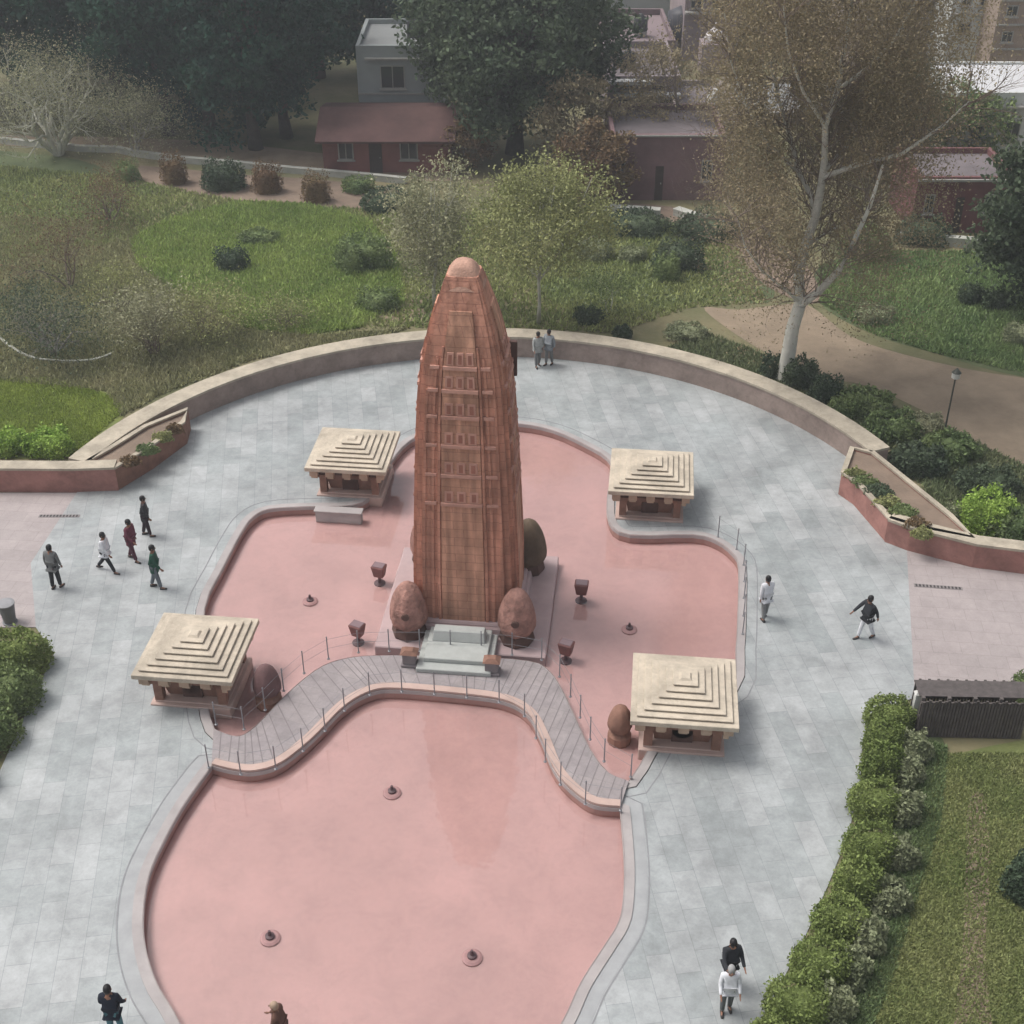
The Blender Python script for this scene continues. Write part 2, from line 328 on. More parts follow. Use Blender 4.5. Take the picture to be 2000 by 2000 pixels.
STEEL = mat('brushed_steel', (.22, .22, .235), .4, .05, spec=.6)
def railing(P, d, step, h, z, label, closed=False):
    Q = offset(P, d, closed); Q = Q + [Q[0]] if closed else Q; L = [0]
    for a, b in zip(Q, Q[1:]): L.append(L[-1] + (b - a).length)
    n = max(2, int(L[-1] / step)); S = []
    for i in range(n + 1):
        t = L[-1] * i / n; j = min(max(k for k in range(len(L)) if L[k] <= t + 1e-6), len(Q) - 2); f = (t - L[j]) / max(L[j + 1] - L[j], 1e-6); S.append(Q[j].lerp(Q[j + 1], f))
    o3 = S[0].copy(); r_ = empty('railing', (o3.x, o3.y, z), 0, label, 'railing', 'thin steel railings round the pools')
    for i, p in enumerate(S[:-1] if closed else S):
        p = p - o3; q = MB(); q.lathe([(.05, 0), (.05, .02), (.019, .035), (.019, h), (.028, h + .02), (.01, h + .05)], 8, p.x, p.y); q.build('post', STEEL, r_)
    for zz in (.5, .92):
        q = MB(); q.tube([(p.x - o3.x, p.y - o3.y, h * zz) for p in S], [.006] * len(S), 4); q.build('cable', STEEL, r_)
railing(smooth_path([V2(*p) for p in FR_PX], 5), .16, .95, .85, .1, 'thin steel post railing on the walkway edge above the front pool')
railing(smooth_path([V2(*p) for p in BK_PX], 5), -.12, .95, .85, .1, 'thin steel post railing between the walkway and the rear pool')
railing(smooth_path([V2(*p) for p in ((1402, 1050), (1436, 1072), (1452, 1105), (1452, 1193), (1450, 1240))], 5), 0, .9, .85, .035, 'thin steel post railing along the right lobe of the rear pool')
# ---------------------------------------------------------------- walls round the court
def wall(name, P, t, h, face, cop, label, closed=False, ov=.04, ch=.1, cat='wall', group=None, base=None):
    root = empty(name, (P[0].x, P[0].y, 0), 0, label, cat, group); o3 = Vector((P[0].x, P[0].y))
    Q = [p - o3 for p in P]
    b = MB(); band(b, Q, 0, t, -.05, h - ch, closed); fixn(b.build('wall_face', face, root))
    c = MB(); band(c, Q, -ov, t + ov, h - ch, h, closed); fixn(c.build('coping', cop, root))
    if base: c = MB(); band(c, Q, -.05, t, -.05, .12, closed); fixn(c.build('skirting', base, root))
    return root
ringpath = [ringp(a, RI) for a in arc]
wall('curved_wall', ringpath, RO - RI, 1.0, RINGFACE, COPING, 'long curved stone wall with wide cream coping ringing the back of the court')
lw = [V2(-500, 962), V2(0, 960), V2(150, 961), V2(232, 958)]
wall('straight_wall', [p for p in lw], -.5, 1.05, PINKWALL, COPING, 'straight reddish wall at the left edge beside the yellow green lawn', ov=-.04)
rwb = [V2(1727, 1058), V2(1771, 1075), V2(1898, 1108), V2(2000, 1121), V2(2500, 1140)]
wall('straight_wall', rwb, -.5, 1.0, PINKWALL, COPING, 'reddish wall running off the right edge below the dark hedge', ov=-.04)
def planter(px, label, hz=1.0):
    P = ccw([V2(*p) for p in px]); o3 = P[0].copy(); Q = [p - o3 for p in P]
    root = empty('planter', (o3.x, o3.y, 0), 0, label, 'planter', 'planters at the ends of the curved wall')
    b = MB(); band(b, Q, -.14, 0, -.05, hz - .08); fixn(b.build('wall_face', PINKWALL if px[0][0] > 1000 else BROWN, root))
    c = MB(); band(c, Q, -.16, .04, hz - .08, hz); fixn(c.build('coping', COPING, root))
    s = sheet('soil', offset(Q, -.05), [], hz - .14, SOIL, None); s.parent = root
    return P
PLL = planter([(150, 959), (232, 957), (300, 915), (366, 866), (373, 838), (290, 872), (215, 920)], 'brown stone planter beside the wall at the left end of the court')
PLR = planter([(1637, 965), (1666, 985), (1727, 1056), (1790, 1076), (1893, 1096), (1850, 1050), (1760, 975), (1700, 925), (1655, 915)], 'pinkish stone planter with scrubby plants at the right end of the court')

# ================================================================ THE MEMORIAL TOWER
TC = Vector((-1.38, 35.75)); PSI = R(-6)
prof = [(0, 1.62), (.5, 1.63), (1.9, 1.62), (3.9, 1.54), (5.8, 1.45), (7.2, 1.37), (8.4, 1.285), (9.1, 1.20), (9.7, 1.09), (10.2, .98), (10.7, .84), (11.2, .68), (11.6, .55), (11.9, .43), (12.08, .28)]
def halfw(z):
    for (a, wa), (b, wb_) in zip(prof, prof[1:]):
        if a <= z <= b: return wa + (wb_ - wa) * (z - a) / (b - a)
    return prof[-1][1]
tower = empty('memorial_tower', (TC.x, TC.y, 0), PSI, 'tall tapering red sandstone tower with carved faces rising from the pink pool', 'monument')
def section(h):     # square with two re-entrant steps at each corner and a shallow central bay
    e = h * .07; f = h * .18
    q = [(h - f, -h), (h - f, -h + e * .8), (h - e, -h + e * .8), (h - e, -h + e), (h - e * .8, -h + e), (h - e * .8, -h + f), (h, -h + f)]
    out = []
    for k in range(4):
        c, s = math.cos(k * math.pi / 2), math.sin(k * math.pi / 2)
        out += [(x * c - y * s, x * s + y * c) for x, y in q]
    return out
zs = [-.45] + list(np.linspace(.0, 11.8, 60)); V = []; F = []
for z in zs:
    V += [(x, y, z) for x, y in section(halfw(max(z, 0)))]
n = 28
for i in range(len(zs) - 1): F += [(i * n + k, i * n + (k + 1) % n, (i + 1) * n + (k + 1) % n, (i + 1) * n + k) for k in range(n)]
F += [tuple(range((len(zs) - 1) * n, len(zs) * n))]
def courses(m):
    nn, l = nd(m); b = nn['Principled BSDF']; g = nn.new('ShaderNodeTexCoord'); sp = nn.new('ShaderNodeSeparateXYZ'); l.new(g.outputs['Object'], sp.inputs[0])
    cb = nn.new('ShaderNodeCombineXYZ'); ad = nn.new('ShaderNodeMath'); l.new(sp.outputs[0], ad.inputs[0]); l.new(sp.outputs[1], ad.inputs[1])
    l.new(ad.outputs[0], cb.inputs[0]); l.new(sp.outputs[2], cb.inputs[1])
    br = nn.new('ShaderNodeTexBrick'); br.inputs['Scale'].default_value = 1; br.inputs['Brick Width'].default_value = .62; br.inputs['Row Height'].default_value = .30; br.inputs['Mortar Size'].default_value = .012
    br.inputs['Color1'].default_value = (.93, .92, .91, 1); br.inputs['Color2'].default_value = (1.07, 1.06, 1.05, 1); br.inputs['Mortar'].default_value = (.74, .7, .7, 1)
    l.new(cb.outputs[0], br.inputs[0]); src = b.inputs['Base Color'].links[0].from_socket
    mx = nn.new('ShaderNodeMix'); mx.data_type = 'RGBA'; mx.blend_type = 'MULTIPLY'; mx.inputs[0].default_value = 1
    l.new(src, mx.inputs[6]); l.new(br.outputs[0], mx.inputs[7])
    # rain streaks running down the stone
    nz = nn.new('ShaderNodeTexNoise'); nz.inputs['Scale'].default_value = 1; mp = nn.new('ShaderNodeMapping'); mp.inputs['Scale'].default_value = (5, 5, .22); l.new(g.outputs['Object'], mp.inputs[0]); l.new(mp.outputs[0], nz.inputs['Vector'])
    mr = nn.new('ShaderNodeMapRange'); mr.inputs[1].default_value = .35; mr.inputs[2].default_value = .65; mr.inputs[3].default_value = .72; mr.inputs[4].default_value = 1.15; l.new(nz.outputs[0], mr.inputs[0])
    hv = nn.new('ShaderNodeHueSaturation'); l.new(mr.outputs[0], hv.inputs['Value']); l.new(mx.outputs[2], hv.inputs['Color']); l.new(hv.outputs[0], b.inputs['Base Color'])
TOWERST = mat('tower_red_sandstone', (0.47, 0.232, 0.165), 0.85, 0.22, 1.4, 0.5); courses(TOWERST)
TOWERPAN = mat('tower_ochre_sandstone', (0.475, 0.26, 0.18), 0.85, 0.22, 1.1, 0.5); courses(TOWERPAN)
obj('shaft', V, F, TOWERST, tower)
def facepoint(k, u, z, out=0.0):   # face k, u across, height z -> local point
    h = halfw(z) + out; x, y = u, -h; c, s = math.cos(k * math.pi / 2), math.sin(k * math.pi / 2)
    return (x * c - y * s, x * s + y * c, z)
def faceslab(mb, k, u0, u1, z0, z1, out, n=1, mi=0):
    """a slab that follows the battered face; u given as a share of the half width"""
    for i in range(n):
        za, zb = z0 + (z1 - z0) * i / n, z0 + (z1 - z0) * (i + 1) / n; ha, hb = halfw(za), halfw(zb)
        V = [facepoint(k, u0 * ha, za, -.04), facepoint(k, u1 * ha, za, -.04), facepoint(k, u1 * hb, zb, -.04), facepoint(k, u0 * hb, zb, -.04),
             facepoint(k, u0 * ha, za, out), facepoint(k, u1 * ha, za, out), facepoint(k, u1 * hb, zb, out), facepoint(k, u0 * hb, zb, out)]
        f = [(4, 5, 6, 7), (0, 4, 7, 3), (1, 2, 6, 5)]
        if i == 0: f.append((0, 1, 5, 4))
        if i == n - 1: f.append((3, 7, 6, 2))
        mb.add(V, f, mi)
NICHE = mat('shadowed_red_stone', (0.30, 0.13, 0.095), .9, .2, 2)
for k in range(4):
    p = MB(); faceslab(p, k, -.42, .42, .25, 10.9, .055, 32)
    pan = p.build('face_panel', TOWERPAN, tower)
    for u in (-.78, -.60, .60, .78):
        r = MB(); faceslab(r, k, u - .03, u + .03, .3, 8.6 if abs(u) > .7 else 9.6, .035, 24); r.build('rib', TOWERST, tower)
    for u in (-.47, .47):
        r = MB(); faceslab(r, k, u - .028, u + .028, .2, 9.9, .075, 24); r.build('rib', TOWERST, tower)
    for zi in (4.75, 5.75, 6.75, 7.7, 8.55, 9.25):
        c = MB(); faceslab(c, k, -.43, .43, zi, zi + .10, .125); c.build('carved_course', SANDLIGHT, pan)
        for ua, ub in ((-.76, -.52), (.52, .76)): c = MB(); faceslab(c, k, ua, ub, zi, zi + .09, .072); c.build('carved_course', SANDLIGHT, pan)
        for u in (-.26, 0, .26):
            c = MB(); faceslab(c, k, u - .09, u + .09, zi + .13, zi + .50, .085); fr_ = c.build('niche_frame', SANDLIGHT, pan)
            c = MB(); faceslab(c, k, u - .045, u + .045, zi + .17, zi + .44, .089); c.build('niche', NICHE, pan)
q = MB()
n_ = 28; b_ = 0
for zz, hh, ro in ((11.42, halfw(11.42) + .012, .16), (11.60, .545, .22), (11.80, .45, .35), (11.98, .37, .55), (12.10, .27, .8), (12.16, .16, 1.0), (12.18, .05, 1.0)):
    for k_ in range(n_):
        t = 2 * math.pi * k_ / n_; m_ = max(abs(math.cos(t)), abs(math.sin(t))); r_sq = hh / m_; rr = r_sq * (1 - ro) + min(r_sq, hh * 1.04) * ro; q.V.append((rr * math.cos(t), rr * math.sin(t), zz))
for r_ in range(6): q.F += [(r_ * n_ + k_, r_ * n_ + (k_ + 1) % n_, (r_ + 1) * n_ + (k_ + 1) % n_, (r_ + 1) * n_ + k_) for k_ in range(n_)]
q.F.append(tuple(6 * n_ + k_ for k_ in range(n_)))
q.build('cap', mat('weathered_tan_red_stone', (.45, .27, .205), .85, .25, 3, .5), tower, True)
q = MB(); q.frustum(0, 0, .02, .3, 1.95, 1.95, 1.88, 1.88); q.frustum(0, 0, -.45, .02, 2.75, 2.8, 2.75, 2.8); q.frustum(0, 0, .3, .42, 1.80, 1.80, 1.72, 1.72)
bevel(q.build('plinth', mat('lavender_pink_stone', (.40, .30, .30), .7, .12, 1), tower), .03)
q = MB(); q.box(1.22, 1.44, .95, 1.08, 8.0, 9.15); q.build('side_fin', DARKB, tower)
def bud(mb, cx, cy, z0, h, w, mi=0):      # lotus bud of eight ribs
    P = [(.80, 0), (.90, .04), (.98, .12), (1.0, .24), (.97, .38), (.90, .52), (.80, .66), (.66, .79), (.48, .90), (.28, .97), (.08, 1.0)]
    n = 32; b = len(mb.V)
    for r, z in P:
        for k in range(n):
            t = 2 * math.pi * k / n; rr = r * w / 2 * (1 + .07 * abs(math.cos(4 * t)) - .05) ; mb.V.append((cx + rr * math.cos(t), cy + rr * math.sin(t), z0 + z * h))
    for i in range(len(P) - 1):
        for k in range(n): mb.F.append((b + i * n + k, b + i * n + (k + 1) % n, b + (i + 1) * n + (k + 1) % n, b + (i + 1) * n + k)); mb.M.append(mi)
    mb.F.append(tuple(b + (len(P) - 1) * n + k for k in range(n))); mb.M.append(mi)
BUDST = mat('rosy_sandstone', (0.35, 0.19, 0.155), 0.9, 0.3, 2.5, 1.0, bscale=9); stains(BUDST, .3)
for (sx, sy) in ((-1, -1), (1, -1), (1, 1), (-1, 1)):
    cx, cy = sx * 1.75, sy * 1.95; big = 1.03 if (sx, sy) == (1, 1) else 1
    q = MB(); bud(q, cx, cy, .40, 1.6 * big, 1.22 * big); ln = q.build('corner_lantern', OLIVEST if (sx, sy) == (1, 1) else BUDST, tower, True)
    q = MB(); q.lathe([(.55, .02), (.58, .1), (.54, .3), (.5, .46)], 8, cx, cy); q.build('foot', DARKB, ln)
    q = MB(); q.lathe([(.13, 0), (.13, .08), (.09, .11)], 10)
    for i, (x, y, z) in enumerate(q.V): q.V[i] = (cx + x * 1.0, cy - .585 * big * (1 if sy < 0 else -1) - (z - .04) * (1 if sy < 0 else -1) * .6, 1.05 + y)
    fixn(q.build('boss', DARKB, ln))
# offering slab in front
SLX0, SLX1 = V2(820, 1302).x, V2(966, 1302).x
slab = empty('offering_slab', ((SLX0 + SLX1) / 2, V2(890, 1285).y, 0), PSI, 'pale grey marble slab with steps at the foot of the tower', 'slab')
hw = (SLX1 - SLX0) / 2
q = MB(); q.box(-hw, hw, -.95, 1.0, .1, .26); bevel(q.build('lower_step', WHITEST, slab), .02)
q = MB(); q.box(-hw + .18, hw - .18, -.6, 1.0, .26, .42); bevel(q.build('upper_step', WHITEST, slab), .02)
q = MB(); q.frustum(0, .55, .42, .75, .85, .3, .8, .16); bevel(q.build('desk', WHITEST, slab), .02)
for px, py, lb in ((801, 1302, 'small dark stone post left of the pale marble slab'), (961, 1318, 'small dark stone post right of the pale marble slab')):
    v = at(px, py); r_ = empty('stone_post', (v.x, v.y, .1), PSI, lb, 'post', 'posts flanking the marble slab')
    q = MB(); q.box(-.26, .26, -.2, .2, 0, .1).box(-.21, .21, -.16, .16, .1, .5); bevel(q.build('base', JOINT, r_), .02)
    q = MB(); q.frustum(0, 0, .5, .62, .27, .21, .12, .1); q.build('cap', BROWN, r_)

# ================================================================ THE FOUR PAVILIONS
def make_pavilion():
    root = empty('pavilion', (0, 0, 0), PSI)
    q = MB(); q.box(-1.24, 1.24, -1.24, 1.24, -.45, .06).box(-1.12, 1.12, -1.12, 1.12, .06, .12); bevel(q.build('podium', PINKRIM, root), .02)
    q = MB(); q.frustum(0, 0, .12, .90, .78, .78, .95, .95); q.build('core', BROWN, root)
    for sx in (-1, 1):
        for sy in (-1, 1):
            q = MB(); q.box(sx * .98 - .13, sx * .98 + .13, sy * .98 - .13, sy * .98 + .13, .12, .90).box(sx * .98 - .17, sx * .98 + .17, sy * .98 - .17, sy * .98 + .17, .78, .90)
            q.build('pier', BROWN, root)
    for k in range(4):
        q = MB(); q.box(-.3, .3, -.885, -.79, .14, .58); q.lathe([(.3, 0), (.3, .09)], 16)
        for i in range(8, len(q.V)): x, y, z = q.V[i]; q.V[i] = (x, -.885 + z, .58 + y)
        c, s = math.cos(k * math.pi / 2), math.sin(k * math.pi / 2); q.V = [(x * c - y * s, x * s + y * c, z) for x, y, z in q.V]
        fixn(q.build('arched_niche', DARKB, root))
        for u in (-1.24, -.64, 0, .64):
            q = MB(); q.box(u - .15, u + .15, -1.40, -1.125, .96, 1.24); q.box(u - .12, u + .12, -1.28, -1.125, .82, .96)
            q.V = [(x * c - y * s, x * s + y * c, z) for x, y, z in q.V]
            q.build('bracket', SANDTAN, root)
    q = MB(); q.box(-1.12, 1.12, -1.12, 1.12, .90, 1.22); q.build('lintel', DARKB, root)
    q = MB(); g = MB(); n = 6
    q.box(-1.53, 1.53, -1.53, 1.53, 1.24, 1.40)
    h = 1.53; z = 1.40
    for i in range(n):
        h2 = 1.53 - .20 * (i + 1) + .03
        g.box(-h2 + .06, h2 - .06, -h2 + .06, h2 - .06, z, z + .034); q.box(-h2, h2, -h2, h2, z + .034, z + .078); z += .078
    rf = bevel(q.build('stepped_roof', CREAM, root), .012)
    g.build('band_course', mat('tan_band_stone', (.27, .21, .15), .9, .2, 2), rf)  # recessed bands of darker tan stone between the cream steps
    q = MB(); q.frustum(0, 0, z, z + .06, .18, .18, .12, .12); q.build('finial', CREAM, rf)
    return root
pv = make_pavilion()
PAV = [((384, 1262), 'front left stepped roof pavilion, the one nearest the left hedge'), ((1337, 1346), 'front right stepped roof pavilion beside the right edge of the pool'),
       ((690, 877), 'rear left stepped roof pavilion half behind the tower'), ((1273, 920), 'rear right stepped roof pavilion between the rear and right pool lobes')]
for i, (p, lb) in enumerate(PAV):
    o = pv if i == 0 else copy_tree(pv); v = at(*p, 1.40); o.location = (v.x, v.y, 0); tag(o, lb, 'pavilion', 'stepped roof pavilions round the tower')
# rounded stone finials beside the front pavilions
for px, py, s, m_, lb in ((524, 1358, .82, mat('purple_brown_stone', (.15, .085, .085), .85, .25, 2, .4), 'purple brown bud shaped stone beside the front left pavilion'), (1210, 1430, .7, BROWN, 'small reddish brown bud shaped stone beside the front right pavilion')):
    v = at(px, py); r_ = empty('stone_bud', (v.x, v.y, -.34), 0, lb, 'stone ornament', 'bud shaped stones by the front pavilions')
    q = MB(); bud(q, 0, 0, .5, 1.25 * s, 1.05 * s); q.build('bud', m_, r_, True)
    q = MB(); q.lathe([(.5 * s, 0), (.5 * s, .3), (.36 * s, .38), (.3 * s, .52)], 12); q.build('base', BROWN, r_)
v = at(662, 1003); q = MB(); q.box(-.85, .85, -.16, .16, -.42, .12).box(-.9, .9, -.2, .2, .12, .18)
o = bevel(q.build('stone_step', RIM), .015); o.location = v; o.rotation_euler = (0, 0, PSI); tag(o, 'narrow pale stone step in front of the rear left pavilion', 'step')
# pool fittings
def fl(i, px, py, lb, s=1.0):
    v = at(px, py, -.34); r_ = empty('pool_floodlight', (v.x, v.y, -.34), random.uniform(-.6, .6), lb, 'floodlight', 'floodlights aimed at the tower')
    q = MB(); q.lathe([(.2 * s, 0), (.2 * s, .05), (.06, .08), (.05, .35)], 12); q.build('stand', DARKMET, r_)
    q = MB(); q.frustum(0, 0, .32, .78 * s, .17 * s, .13 * s, .24 * s, .2 * s); hd = bevel(q.build('head', mat('rusty_brown_metal', (.17, .075, .07), .6, .2, 4), r_), .03)
    q = MB(); q.box(-.19 * s, .19 * s, -.15 * s, .15 * s, .78 * s, .80 * s); q.build('lens', mat('dull_glass', (.20, .14, .15), .15, .05), hd)
random.seed(4)
fl(0, 742, 1140, 'brown floodlight in the pool left of the tower, behind its twin')
fl(1, 700, 1256, 'brown floodlight in the pool nearest the walkway, left of the marble slab')
fl(2, 1135, 1174, 'brown floodlight in the pool right of the dark corner lantern')
fl(3, 1105, 1292, 'reddish floodlight at the walkway edge right of the tower')
for i, (px, py, lb) in enumerate(((606, 1176, 'fountain nozzle in the left lobe of the rear pool'), (1229, 1231, 'fountain nozzle in the right lobe of the rear pool'), (766, 1550, 'fountain nozzle at the upper middle of the front pool'), (528, 1834, 'fountain nozzle at the lower left of the front pool'), (922, 1872, 'fountain nozzle at the lower middle of the front pool'))):
    v = at(px, py, -.34); r_ = empty('fountain_nozzle', (v.x, v.y, -.34), 0, lb, 'fountain nozzle', 'fountain nozzles in the pools')
    q = MB(); q.lathe([(.26, 0), (.26, .05), (.20, .085)], 20); q.build('base_ring', mat('stained_pink_stone', (.33, .19, .185), .6, .15, 5), r_)
    q = MB(); q.lathe([(.12, .085), (.12, .14), (.05, .16), (.035, .3)], 12); q.build('spout', DARKMET, r_)
# drain gratings
for (a, b, lb) in (((76, 1008), (156, 1008), 'dark slotted drain in the pink paving at left'), ((1785, 1143), (1880, 1150), 'dark slotted drain in the pink paving at right')):
    p, q2 = at(*a), at(*b); d = q2 - p; L = d.length; r_ = empty('drain_grate', p, math.atan2(d.y, d.x), lb, 'drain', 'slotted drains')
    q = MB(); q.box(0, L, -.09, .09, .002, .012); q.build('frame', mat('iron', (.22, .2, .2), .6), r_)
    q = MB()
    for k in range(int(L / .12)): q.box(.05 + k * .12, .11 + k * .12, -.065, .065, .014, .018)
    q.build('slots', mat('drain_dark', (.05, .045, .045), .8), r_)

# ================================================================ VEGETATION
rng = np.random.default_rng(11)
def quads(name, C, S, m, parent, up=0.0, aspect=0.6, rg=None):
    rg = rg or rng; n = len(C)
    a = rg.normal(size=(n, 3)); a[:, 2] *= 1 - up; a /= np.linalg.norm(a, axis=1)[:, None]
    b = rg.normal(size=(n, 3)); b -= (b * a).sum(1)[:, None] * a; b /= np.linalg.norm(b, axis=1)[:, None]
    S = np.asarray(S)[:, None]; a = a * S * .5; b = b * S * .5 * aspect
    V = np.stack([C - a, C + b * .9 , C + a, C - b * .9], 1).reshape(-1, 3)
    me = bpy.data.meshes.new(name); me.vertices.add(4 * n); me.vertices.foreach_set('co', V.ravel().astype(np.float32))
    me.loops.add(4 * n); me.loops.foreach_set('vertex_index', np.arange(4 * n, dtype=np.int32)); me.polygons.add(n)
    me.polygons.foreach_set('loop_start', np.arange(0, 4 * n, 4, dtype=np.int32)); me.polygons.foreach_set('loop_total', np.full(n, 4, dtype=np.int32))
    me.update(calc_edges=True); me.materials.append(m); o = bpy.data.objects.new(name, me); COL.objects.link(o)
    if parent: o.parent = parent
    return o
def crown_points(rg, n, ncl, rx, ry, zc, rz, cl=.8, shell=.55, droop=0.0):
    d = rg.normal(size=(ncl, 3)); d /= np.linalg.norm(d, axis=1)[:, None]; r = shell + (1 - shell) * rg.random(ncl) ** .6
    lump = 1 + .25 * np.sin(3 * np.arctan2(d[:, 1], d[:, 0]) + rg.random() * 6) * np.cos(2.3 * d[:, 2] + rg.random() * 6)
    c = d * (r * lump)[:, None] * np.array([rx, ry, rz]) + np.array([0, 0, zc])
    sz = cl * (.6 + .8 * rg.random(ncl)); idx = rg.integers(0, ncl, n)
    p = rg.normal(size=(n, 3)); p /= np.linalg.norm(p, axis=1)[:, None]; p *= (rg.random(n) ** .45)[:, None]; p[:, 2] *= .65
    p = c[idx] + p * sz[idx][:, None]
    if droop: p[:, 2] -= droop * rg.random(n) ** 2 * 1.5
    p[:, 2] = np.maximum(p[:, 2], .05); return p, c
def branches(mb, rg, p0, d, L, r, depth, maxd, spread=.6, upb=.15, nseg=4, tips=None, kids=(2, 4), sides=5, taper=.55):
    pts = [p0]; p = p0.copy(); dd = d.copy()
    for i in range(nseg):
        dd = dd + Vector(rg.normal(size=3) * .16) + Vector((0, 0, upb * .25)); dd.normalize(); p = p + dd * (L / nseg); pts.append(p.copy())
    rad = [r * (1 - (1 - taper) * i / nseg) for i in range(nseg + 1)]
    mb.tube(pts, rad, max(3, sides - depth), cap=False)
    if depth >= maxd:
        if tips is not None: tips.append(pts[-1]); tips.append(pts[-2])
        return
    k = rg.integers(kids[0], kids[1] + 1)
    for j in range(k):
        i = int(rg.integers(max(1, nseg - 3), nseg + 1)) if j else nseg
        a = Vector(rg.normal(size=3)); a = (a - a.dot(dd) * dd).normalized()
        nd_ = (dd * (1 - spread * .5) + a * spread * rg.uniform(.6, 1.2) + Vector((0, 0, upb))).normalized()
        branches(mb, rg, pts[i], nd_, L * rg.uniform(.6, .85), rad[i] * .68, depth + 1, maxd, spread, upb, max(2, nseg - 1), tips, kids, sides, taper)
BARK = mat('grey_brown_bark', (.17, .14, .11), .95, .3, 3, .5)
PALEBARK = mat('pale_bark', (.46, .45, .38), .9, .25, 1.5, .4)
DKBARK = mat('dark_bark', (.075, .065, .055), .95, .3, 3)
TWIG = mat('brown_twigs', (.20, .16, .13), .95, .25, .5)
GTWIG = mat('grey_twigs', (.27, .255, .235), .95, .25, .8)
LEAF_DARK = leafmat('blue_green_foliage', (0.012, 0.057, 0.044), (0.042, 0.094, 0.054), .35)
LEAF_DARK2 = leafmat('dark_green_foliage', (0.053, 0.083, 0.050), (0.119, 0.150, 0.086), .4)
LEAF_OLIVE = leafmat('olive_foliage', (0.224, 0.252, 0.102), (0.370, 0.370, 0.170), .5)
LEAF_PALE = leafmat('pale_grey_green_foliage', (0.263, 0.270, 0.163), (0.408, 0.394, 0.251), .6)
LEAF_BR = leafmat('brown_olive_buds', (0.239, 0.190, 0.121), (0.336, 0.287, 0.175), .25, .14)
LEAF_RUST = leafmat('rust_brown_foliage', (.15, .09, .055), (.22, .16, .085), .6)
LEAF_HEDGE = leafmat('clipped_hedge_foliage', (0.132, 0.182, 0.051), (0.240, 0.290, 0.097), .9)
LEAF_BRIGHT = leafmat('bright_shrub_foliage', (0.195, 0.324, 0.052), (0.381, 0.510, 0.123), .8)
LEAF_VAR = leafmat('grey_cream_shrub_foliage', (.19, .22, .12), (.35, .37, .23), 1.2)
LEAF_MIX = leafmat('mid_green_foliage', (0.112, 0.169, 0.070), (0.227, 0.276, 0.112), .6)

def tree(base, label, height, rx, ry, crown_lo, n, ncl, leaf, bark, seed, trunk_r=.25, cat='tree', group=None, size=.22, cl=1.0, shell=.5, name='tree', droop=0, trunks=1, lean=0):
    rg = np.random.default_rng(seed); root = empty(name, (base[0], base[1], -.03), 0, label, cat, group)
    mb = MB(); zc = (crown_lo + height) / 2; rz = (height - crown_lo) / 2
    pts, cents = crown_points(rg, n, ncl, rx, ry, zc, rz, cl, shell, droop)
    for t in range(trunks):
        off = Vector((rg.normal() * .25, rg.normal() * .25, 0)) if trunks > 1 else Vector((0, 0, 0))
        top = Vector((lean + off.x * 4, off.y * 4, zc + rz * .45)); tp = [off + (top - off) * f + Vector((rg.normal() * .08, rg.normal() * .08, 0)) * (f > 0) for f in np.linspace(0, 1, 7)]
        rr = [trunk_r * (1.25 if i == 0 else 1 - .12 * i) for i in range(7)]; mb.tube(tp, rr, 8)
        sel = rg.permutation(ncl)[:max(7, ncl // (3 * trunks))]
        for s_ in sel:
            c = Vector(cents[s_]); i = int(np.clip(rg.integers(2, 6), 1, 5)); a = tp[i]
            mid = a.lerp(c, .5) + Vector((0, 0, -.12 * (c - a).length * rg.random())); mb.tube([a, mid, c], [rr[i] * .45, rr[i] * .28, .02], 5, cap=False)
    mb.build('trunk', bark, root, True)
    S = size * (.6 + .8 * rg.random(n)); quads('crown', pts, S, leaf, root, rg=rg)
    return root
def dup(root, base, rz, sc, label, group=None):
    o = copy_tree(root); o.location = (base[0], base[1], -.03); o.rotation_euler = (0, 0, rz); o.scale = sc if isinstance(sc, tuple) else (sc, sc, sc); o['label'] = label
    if group: o['group'] = group
    return o
def gp(px, py): v = at(px, py); return (v.x, v.y)

# dark trees along the back, left
DG = 'dark evergreens along the back left'
e1 = tree(gp(330, 262), 'dense blue green evergreen behind the sandy wedge of path', 14, 4.0, 4.0, 3.0, 20000, 150, LEAF_DARK, DKBARK, 1, .4, group=DG, name='evergreen_tree', size=.36, cl=1.3)
e2 = tree(gp(500, 290), 'almost black evergreen left of the grey house', 15, 3.8, 3.8, 1.6, 20000, 150, LEAF_DARK, DKBARK, 2, .4, group=DG, name='evergreen_tree', size=.34, cl=1.2)
specs = [(e1, (40, 215), .3, 1.15, 'dark evergreen in the top left corner'), (e2, (150, 228), 2.1, 1.1, 'dark evergreen second from the left corner, behind the pale bare tree'), (e1, (235, 225), 4.0, 1.12, 'dark evergreen right behind the pale bare tree crown'),
         (e2, (415, 272), 1.0, 1.0, 'tall dark evergreen left of the darkest trees'), (e1, (560, 268), 2.6, .9, 'dark evergreen touching the left side of the grey house'),
         (e1, (100, 150), 5.2, 1.25, 'far evergreen showing between the two corner trees'), (e2, (300, 160), 0.6, 1.3, 'far evergreen above the sandy wedge'), (e1, (480, 170), 1.9, 1.3, 'far evergreen behind the blackest tree'), (e2, (620, 150), 4.4, 1.35, 'far evergreen behind the grey house'), (e2, (735, 140), 1.4, 1.2, 'far evergreen showing over the roof of the grey house'), (e1, (-90, 200), 4.4, 1.35, 'dark evergreen cut by the left edge of the view')]
for s_, p, rz, sc, lb in specs: dup(s_, gp(*p), rz, sc, lb, DG)
